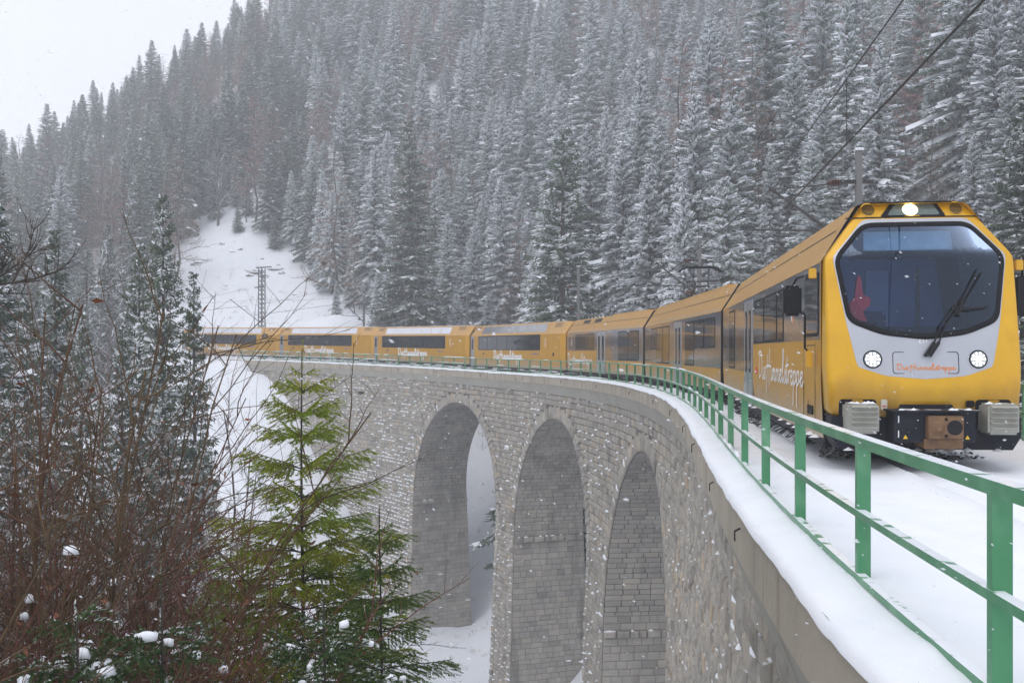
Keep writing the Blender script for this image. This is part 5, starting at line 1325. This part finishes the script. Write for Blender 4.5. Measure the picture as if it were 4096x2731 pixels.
# --- young spruces close by, with single needles
def young_spruce(h, seed, wide, z0, mat_a, step=.40, lmin=.12):
    r = random.Random(seed); tk = Tri(); V = []; F_ = []; cr2 = Tri()
    nr = np.random.RandomState(seed)
    up = Vector((0, 0, 1))
    tk.tube([(0.02 * math.sin(z), .015 * math.cos(z * 1.3), z) for z in np.linspace(-.5, h, 12)], .0055 * h + .009, .005, 7)
    segs = []
    def brush(p, q): segs.append((tuple(p), tuple(q)))
    z = z0
    brush((0.02 * math.sin(h), .015 * math.cos(h * 1.3), h - .45), (0, 0, h + .12))
    while z < h - .18:
        f = z / h; Lm = wide * (1 - f) ** .85 + lmin
        for inter in range(2):
            nb = r.randint(5, 7) if inter == 0 else r.randint(3, 5) if f < .5 else r.randint(1, 3)
            zz = z + (0 if inter == 0 else step * r.uniform(.3, .7)); a0 = r.uniform(0, 6.28)
            for k in range(nb):
                az = a0 + k * 6.283 / nb + r.uniform(-.25, .25); L_ = Lm * r.uniform(.7, 1.1) * (1 if inter == 0 else .62)
                d = Vector((math.cos(az), math.sin(az), 0)); sd = Vector((-d.y, d.x, 0)); o = Vector((0, 0, zz))
                c1_ = .55 * f + .02 + r.uniform(-.08, .08); c2_ = -.28 - .25 * (1 - f)
                sp = lambda t: o + d * L_ * t + up * L_ * (c1_ * t + c2_ * t * t + .22 * t ** 3)
                m = 5; pts = [sp(i / m) for i in range(m + 1)]
                tk.tube(pts, .004 + .005 * L_, .002, 3)
                for i in range(1, m): brush(pts[i], pts[i + 1])
                nt_ = max(3, int(L_ / .06))
                for i in range(nt_):
                    t = .18 + .8 * (i + .5) / nt_; p = sp(t); tl = (.46 * L_ * (1 - .75 * t) + .08) * r.uniform(.7, 1.25)
                    for sg in (-1, 1):
                        e = d * .72 + sd * sg * .62 - up * r.uniform(.12, .5); q = p + e.normalized() * tl
                        brush(p, q)
                        if tl > .2:
                            for w_ in (.4, .7):
                                pp = p.lerp(q, w_); brush(pp, pp + (d * .9 + sd * sg * r.uniform(-.1, .3) - up * r.uniform(.1, .5)).normalized() * tl * .4)
        z += step * r.uniform(.85, 1.15) * (1 - .35 * f)
    for p, q in segs:
        p = np.array(p); q = np.array(q); ax_ = q - p; l = np.linalg.norm(ax_)
        if l < 1e-4: continue
        ax_ /= l; n = max(8, int(l / .0042)); s1 = np.cross(ax_, [.3, .2, 1.0]); s1 /= np.linalg.norm(s1); s2 = np.cross(ax_, s1)
        t = nr.uniform(0, 1, n); a = nr.uniform(0, 6.283, n); ln = nr.uniform(.016, .027, n)[:, None]
        rad = np.cos(a)[:, None] * s1 + np.sin(a)[:, None] * s2; b = p + ax_ * (t * l)[:, None]
        tip = b + rad * ln * .8 + ax_ * ln * .75; wv = np.cross(rad, ax_) * .0050
        k0 = sum(len(x) for x in V[-1:]) if False else None
        V.append(np.stack([b - wv, b + wv, tip], 1).reshape(-1, 3))
    V = np.concatenate(V); F_ = np.arange(len(V), dtype=np.int32).reshape(-1, 3)
    return tk, V, F_, segs
def young(name_label, h, seed, wide, z0, mat_, u, vtop, Y, snow_n, low=0):
    tk, V, F_, segs = young_spruce(h, seed, wide, z0, mat_)
    X = (u - 2048) / F * Y; zt = (1493 - vtop) / F * Y
    t = thing('young_spruce', name_label, 'young spruce', (X, Y, zt - h - .1))
    tk.obj('trunk', BARK, t)
    o = np_obj('needles', V, F_, mat_, t); o['kind'] = 'stuff'
    r = random.Random(seed); mb = MB()
    cand = [s for s in segs if (s[0][2] > h * .35 if low else s[0][2] < h * .66)]
    for _ in range(snow_n):
        p, q = r.choice(cand); c = Vector(p).lerp(Vector(q), .5); a = r.uniform(.016, .046)
        snow_lump(mb, c + Vector((0, 0, .01)), a, r)
    if mb.v: sn = mb.build('snow_load', SNOWC, t, True); sn['kind'] = 'stuff'
    return t
def snow_lump(mb, c, a, r):
    if a > .04 and r.random() < .75:
        for _ in range(2): snow_lump(mb, c + Vector((r.uniform(-1.5, 1.5) * a, r.uniform(-1.5, 1.5) * a, r.uniform(-.4, .1) * a)), a * r.uniform(.4, .85) if a < .08 else .04, r)
    ax_ = r.uniform(0, 3.14); ex = r.uniform(1.0, 1.9); vs = []
    for k in range(3):
        ph = (0, .55, 1.1)[k]
        for j in range(8):
            q = j * math.pi / 4; x, y = math.cos(q) * a * math.cos(ph) * ex, math.sin(q) * a * math.cos(ph); n = 1 + r.uniform(-.2, .2)
            vs.append(c + Vector(((x * math.cos(ax_) - y * math.sin(ax_)) * n, (x * math.sin(ax_) + y * math.cos(ax_)) * n, a * .75 * math.sin(ph) * n - (.02 if k == 0 else 0))))
    vs.append(c + Vector((0, 0, a * .8)))
    fs = [(k * 8 + j, k * 8 + (j + 1) % 8, k * 8 + 8 + (j + 1) % 8, k * 8 + 8 + j) for k in range(2) for j in range(8)] + [(16 + j, 16 + (j + 1) % 8, 24) for j in range(8)] + [tuple(range(7, -1, -1))]
    mb.add(vs, fs)
young('young yellow-green spruce with a slim pointed top before the viaduct wall', 5.6, 5, 1.95, .5, YNEEDLE, 1212, 1365, 10.6, 34)
young('smaller young green spruce right of the yellow-green one', 3.6, 9, 1.05, .3, GNEEDLE, 1520, 1990, 9.6, 26)
young('low green spruce with lumps of snow at the bottom edge, between thicket and young spruce', 2.6, 12, 1.15, .2, DGREEN, 1290, 2340, 6.4, 24, 1)
young('low green spruce sprig with heavy snow lumps inside the brown thicket', 2.4, 15, 1.1, .2, DGREEN, 640, 2260, 5.6, 30, 1)
young('low green spruce with snow lumps at the lower left edge', 2.2, 18, 1.1, .2, DGREEN, 300, 2400, 5.2, 24, 1)

# --- the brown thicket on the slope at the left
def shrub_parts(h, seed, ns, spread, lv=2, fluff=0, leaf=.02, snow=14, grass=0):
    r = random.Random(seed); st = Tri(); fl = Tri(); lf = Tri(); sn = MB(); gr = Tri()
    def rec(p, d, L_, rad, lev):
        k = 8 if lev == 0 else 5 if lev == 1 else 3; pts = [p]; dd = d.copy()
        for i in range(k):
            j = .10 if lev == 0 else .2
            dd = (dd + Vector((r.uniform(-j, j), r.uniform(-j, j), r.uniform(-j, j * .9)))).normalized(); pts.append(pts[-1] + dd * L_ / k)
        st.tube(pts, rad, rad * .35, 4 if lev == 0 else 3)
        if lev < lv:
            m = r.randint(11, 16) if lev == 0 else r.randint(4, 7)
            for j in range(m):
                t = .15 + .85 * (j + r.random()) / m; t = min(t, .99); i = int(t * k); q = pts[i].lerp(pts[i + 1], t * k - i); e = (pts[i + 1] - pts[i]).normalized()
                o = Vector((r.uniform(-1, 1), r.uniform(-1, 1), r.uniform(-.3, .6))).normalized()
                rec(q, (e * .7 + o * .75).normalized(), L_ * r.uniform(.22, .42) * (1.1 - .5 * t), max(rad * .42, .0016), lev + 1)
        else:
            if fluff and r.random() < fluff: fluffs.append(pts[-1])
            if r.random() < leaf:
                c = pts[-1]; a = r.uniform(.02, .045); v1 = Vector((r.uniform(-1, 1), r.uniform(-1, 1), r.uniform(-1, .2))).normalized() * a; v2 = v1.orthogonal().normalized() * a * .5
                lf.quad(c, c + v1 * .6 + v2, c + v1 * 1.7, c + v1 * .6 - v2)
            tips.append(pts[-1])
        if lev == 1: tips.append(pts[3])
    fluffs = []; tips = []
    for i in range(ns):
        a = r.uniform(0, 6.28); o = Vector((math.cos(a), math.sin(a), 0)) * r.uniform(0, .35)
        rec(o + Vector((0, 0, -.3)), (Vector((math.cos(a) * spread * r.random(), math.sin(a) * spread * r.random(), 1))).normalized(), h * r.uniform(.6, 1.08), r.uniform(.006, .015) * h / 4 + .003, 0)
    for c in fluffs:
        for _ in range(120):
            d = Vector((r.gauss(0, 1), r.gauss(0, 1), r.gauss(0, 1))).normalized(); l = r.uniform(.012, .034); w_ = d.orthogonal().normalized() * .0032
            fl.tri(c + d * .004 - w_, c + d * .004 + w_, c + d * l + Vector((0, 0, -.012)))
    for _ in range(snow):
        if tips: 
            c = r.choice(tips)
            if c.z < h * .62: snow_lump(sn, c, r.uniform(.015, .042), r)
    for _ in range(grass):
        a = r.uniform(0, 6.28); o = Vector((math.cos(a), math.sin(a), 0)) * r.uniform(0, .6); d = Vector((math.cos(a + r.uniform(-1, 1)), math.sin(a + r.uniform(-1, 1)), 0)); l = r.uniform(.7, 1.6)
        gr.tube([o, o + d * l * .15 + Vector((0, 0, l * .6)), o + d * l * .45 + Vector((0, 0, l * .85)), o + d * l * .8 + Vector((0, 0, l * .75))], .004, .002, 3)
    s2 = Tri(); s2.V = list(sn.v); s2.n = len(sn.v)
    for f in sn.f:
        for i in range(1, len(f) - 1): s2.F.append((f[0], f[i], f[i + 1]))
    return st, fl, lf, s2, gr
SHN = ('stems', 'seed_heads', 'dead_leaf', 'snow_load', 'dry_grass'); SHM = (BROWN, FLUFF, DEADLEAF, SNOWC, STRAW)
SHR = [proto(shrub_parts(4.0, 80, 19, .5, 2, 0, .05, 14, 14), SHN, SHM), proto(shrub_parts(4.0, 81, 19, .55, 2, .05, .02, 20, 18), SHN, SHM), proto(shrub_parts(4.0, 82, 20, .45, 2, 0, .03, 24, 30), SHN, SHM), proto(shrub_parts(4.0, 83, 16, .6, 2, .02, .06, 14, 8), SHN, SHM)]
shr = [(-3.05, 6.2, 4.7, 1, 'brown shrub with white fluffy seed heads, tallest of the thicket'), (-3.55, 6.7, 4.9, 0, 'tall bare brown shrub at the left edge of the thicket'), (-2.35, 6.6, 3.2, 3, 'bare brown shrub with a few rust coloured leaves'), (-2.8, 7.6, 4.0, 2, 'dense brown shrub behind the seed heads'),
       (-2.35, 7.2, 2.3, 0, 'thin reddish shrub leaning towards the young spruce'), (-4.1, 8.2, 5.0, 1, 'brown shrub with seed heads at the far left'), (-3.3, 9.0, 4.0, 2, 'bushy brown shrub in the second row of the thicket'), (-2.9, 9.2, 3.0, 3, 'bare shrub in the second row beside the low spruce'),
       (-2.7, 9.0, 1.7, 2, 'low twiggy shrub at the foot of the young spruce'), (-4.6, 9.6, 5.0, 0, 'bare shrub in the back row at the left edge'), (-2.9, 5.0, 2.6, 2, 'low tangle of brown twigs and dry grass at the lower left'), (-2.05, 5.2, 2.2, 1, 'low brown shrub with dry grass at the bottom edge'),
       (-4.9, 11.5, 4.2, 2, 'brown shrub deep in the thicket'), (-3.8, 11.5, 3.4, 0, 'thin brown shrub deep in the thicket')]
shr += [(-3.4, 7.9, 3.9, 3, 'brown shrub between the two seed head shrubs'), (-4.2, 7.2, 4.4, 2, 'dense brown shrub at the left picture edge'), (-3.3, 10.8, 3.0, 2, 'low dense shrub in the third row of the thicket'), (-4.0, 10.4, 4.2, 3, 'shrub with sparse leaves in the third row'), (-2.5, 8.2, 2.6, 2, 'dense low shrub just left of the low spruce'), (-3.6, 5.8, 3.2, 3, 'shrub with rust coloured leaves nearest the lower left corner'), (-5.4, 10.6, 4.6, 2, 'tall dense shrub beyond the left picture edge'), (-2.4, 10.5, 2.0, 0, 'thin shrub behind the foot of the young spruce')]
shr += [(-3.3, 5.5, 3.4, 2, 'dense brown shrub low in the left corner of the picture'), (-2.6, 6.0, 3.0, 0, 'bare reddish shrub in the front row of the thicket'), (-3.0, 8.5, 4.0, 3, 'shrub with a few leaves in the middle of the thicket'), (-4.4, 9.0, 4.8, 3, 'tall shrub with a few leaves at the left edge of the thicket'), (-2.4, 7.4, 3.0, 1, 'brown shrub with seed heads in the middle of the thicket'), (-3.7, 9.8, 4.3, 0, 'bare shrub in the back row of the thicket')]
for x, y, h, k, lab in shr:
    plant(SHR[k], 'bare_shrub', lab, 'shrub', (x, y, G(x, y) - .05), h / 4.0, None, 'shrubs of the brown thicket')
# a bare pine bough reaching in at the left edge
mb = MB(); r2 = random.Random(8)
def bough(p, d, l, rad, lev):
    pts = [Vector(p)]; dd = Vector(d)
    for i in range(6): dd = (dd + Vector((r2.uniform(-.2, .2), r2.uniform(-.2, .2), r2.uniform(-.1, .2)))).normalized(); pts.append(pts[-1] + dd * l / 6)
    mb.tube(pts, [rad * (1 - .12 * i) for i in range(7)], 5)
    if lev < 2:
        for i in range(1, 6):
            for _ in range(2): bough(pts[i], (dd + Vector((r2.uniform(-.8, .8), r2.uniform(-.8, .8), r2.uniform(-.5, .9)))).normalized(), l * .45, rad * .5, lev + 1)
for dz in (0,): bough((-4.6, 7.2, .55 + dz), (1, .1, .12 + dz * .3), 1.25, .018, 0)
tag(mb.build('bare_bough', BARK), 'dark bare bough reaching in at the left edge above the thicket', 'branch')

# --- rocks and dry tufts showing through the snow field, brushwood by the pier
r2 = random.Random(12)
ROCKM = []
for k in range(4):
    bm = bmesh.new(); bmesh.ops.create_icosphere(bm, subdivisions=2, radius=1)
    for v in bm.verts:
        n = mnoise.noise(v.co * 1.3 + Vector((k * 7, 0, 0))); v.co = Vector((v.co.x * 1.6, v.co.y * .9, v.co.z * .55)) * (1 + .55 * n)
    me = D.meshes.new('rock'); bm.to_mesh(me); bm.free(); me.materials.append(ROCK); ROCKM.append(me)
rock_uv = [(1020, 1085, 1.6), (1060, 1110, 1.3), (1105, 1075, 1.2), (1000, 1110, 1.0), (1130, 1095, .9), (890, 980, .7), (960, 1000, .7), (930, 1010, .5), (1050, 1040, .6), (790, 1060, 1.3), (820, 1040, .9), (450, 1040, 1.5), (520, 1035, 1.2), (900, 1150, .5), (1180, 1180, .5)]
for k, (u, v, s_) in enumerate(rock_uv):
    x, y, z = hit(u, v); o = link(D.objects.new('rock', ROCKM[k % 4])); o.location = (x, y, z - .1 * s_); s_ *= .62; o.scale = (s_ * r2.uniform(.7, 1.2), s_, s_ * .8); o.rotation_euler = (r2.uniform(-.2, .2), r2.uniform(-.2, .2), r2.uniform(-.5, .5))
    tag(o, 'brown rock ledge showing through the snow field above the last coaches', 'rock', 'rock ledges in the snow field')
mb = MB()
pu = np.array([(r2.uniform(-45, -22), r2.uniform(132, 166)) for _ in range(340)] + [(r2.uniform(-12, 0), r2.uniform(66, 92)) for _ in range(260)] + [(r2.uniform(-40, -18), r2.uniform(92, 118)) for _ in range(120)] + [(r2.uniform(-10, 2), r2.uniform(98, 128)) for _ in range(140)])
pz = T(pu[:, 0], pu[:, 1])
for (x, y), z in zip(pu, pz):
    if mnoise.noise((x * .2, y * .2, 5)) < -.05: continue
    for _ in range(r2.randint(3, 8)):
        a = r2.uniform(0, 6.28); l = r2.uniform(.2, .9); d = Vector((math.cos(a), math.sin(a), r2.uniform(.5, 1.6))).normalized() * l; o = Vector((x + r2.uniform(-.3, .3), y + r2.uniform(-.3, .3), z - .03)); w_ = Vector((-d.y, d.x, 0)).normalized() * .02
        mb.add([o - w_, o + w_, o + d], [(0, 1, 2)])
tag(mb.build('dry_tufts', STRAW), 'dry tufts and twigs poking out of the snow', None, None, 'stuff')
bw = proto(shrub_parts(3.0, 90, 14, 1.6, 2, 0, 0, 60, 0), SHN, (TWIG, FLUFF, DEADLEAF, SNOWC, STRAW))
for k, (x, y) in enumerate([(-7.2, 76), (-5.2, 72), (-8.5, 70), (-9.5, 82)]):
    plant(bw, 'brushwood', 'low snowy brushwood in the hollow below the left arch', 'brushwood', (x, y, G(x, y) - .6), .75, None, 'brushwood below the left arch')
for k, (x, y) in enumerate([(-31, 112), (-27, 104), (-35, 116)]):
    plant(SAP[k], 'sapling', 'thin bare sapling on the snow slope beside the far abutment', 'sapling', (x, y, G(x, y) - .2), .45, None, 'saplings beside the far abutment')

# ------------------------------------------------------------------ falling snow and the grey air behind it
FLAKE = D.materials.new('loose_snowflake'); FLAKE.use_nodes = True; t_ = FLAKE.node_tree; x_ = t_.nodes.new('ShaderNodeMixShader'); tr_ = t_.nodes.new('ShaderNodeBsdfTransparent')
b_ = t_.nodes['Principled BSDF']; b_.inputs['Base Color'].default_value = (.88, .9, .94, 1); b_.inputs['Roughness'].default_value = .9; x_.inputs[0].default_value = .42
t_.links.new(tr_.outputs[0], x_.inputs[1]); t_.links.new(b_.outputs[0], x_.inputs[2]); t_.links.new(x_.outputs[0], t_.nodes['Material Output'].inputs[0])
nr = np.random.RandomState(17); V = []; F_ = []
NF = 7500
dep = 2.2 + 60 * nr.uniform(0, 1, NF) ** 1.7
px_f = nr.uniform(-.56, .56, NF) * dep; pz_f = nr.uniform(-.36, .40, NF) * dep
oct_ = np.array([(1, 0, 0), (-1, 0, 0), (0, 1, 0), (0, -1, 0), (0, 0, 1), (0, 0, -1)], float); of = np.array([(0, 2, 4), (2, 1, 4), (1, 3, 4), (3, 0, 4), (2, 0, 5), (1, 2, 5), (3, 1, 5), (0, 3, 5)])
for i in range(NF):
    s_ = (.0008 + .0024 * nr.uniform(0, 1) ** 5) * (1 + dep[i] / 9); k = nr.uniform(1.2, 3.0)
    v = oct_ * nr.uniform(.7, 1.3, (6, 1)) * s_ * np.array([k, 1, 1]); a = -.45 + nr.normal(0, .25)
    v = np.c_[v[:, 0] * math.cos(a) - v[:, 2] * math.sin(a), v[:, 1], v[:, 0] * math.sin(a) + v[:, 2] * math.cos(a)] + (px_f[i], dep[i], pz_f[i])
    F_.append(of + 6 * i); V.append(v)
tag(np_obj('snowflakes', np.concatenate(V), np.concatenate(F_), FLAKE), 'snowflakes falling through the air', None, None, 'stuff')
hz = MB(); hz.box(-205, 245, -38, 360, -32, 165)
hm = D.materials.new('haze'); hm.use_nodes = True; t_ = hm.node_tree; t_.nodes.clear()
o_ = t_.nodes.new('ShaderNodeOutputMaterial'); pv = t_.nodes.new('ShaderNodeVolumePrincipled'); pv.inputs['Color'].default_value = (.95, .97, 1, 1); pv.inputs['Density'].default_value = HAZE
t_.links.new(pv.outputs[0], o_.inputs['Volume'])
tag(hz.build('haze', hm), 'grey-white snowy haze', None, None, 'stuff')

# ------------------------------------------------------------------ tell look-alikes apart by their place
bpy.context.view_layer.update()
by = {}
for o in C.objects:
    if o.parent is None and o.get('label') and o.get('group'): by.setdefault(o['label'], []).append(o)
ORD = ['leftmost', 'second from left', 'third from left', 'fourth from left', 'fifth from left', 'sixth from left', 'seventh from left', 'eighth from left', 'ninth from left', 'tenth from left', 'eleventh from left', 'twelfth from left', 'thirteenth from left', 'fourteenth from left', 'fifteenth from left', 'sixteenth from left']
def place_key(o):
    p = o.matrix_world.translation
    if o.type == 'MESH' and p.length < .01: p = Vector(o.data.vertices[0].co)
    return p.x / max(p.y, .5)
for lab, os_ in by.items():
    if 1 < len(os_) <= len(ORD):
        os_.sort(key=place_key)
        for k, o in enumerate(os_): o['label'] = lab + ', ' + (ORD[k] if k < len(os_) - 1 else 'rightmost')
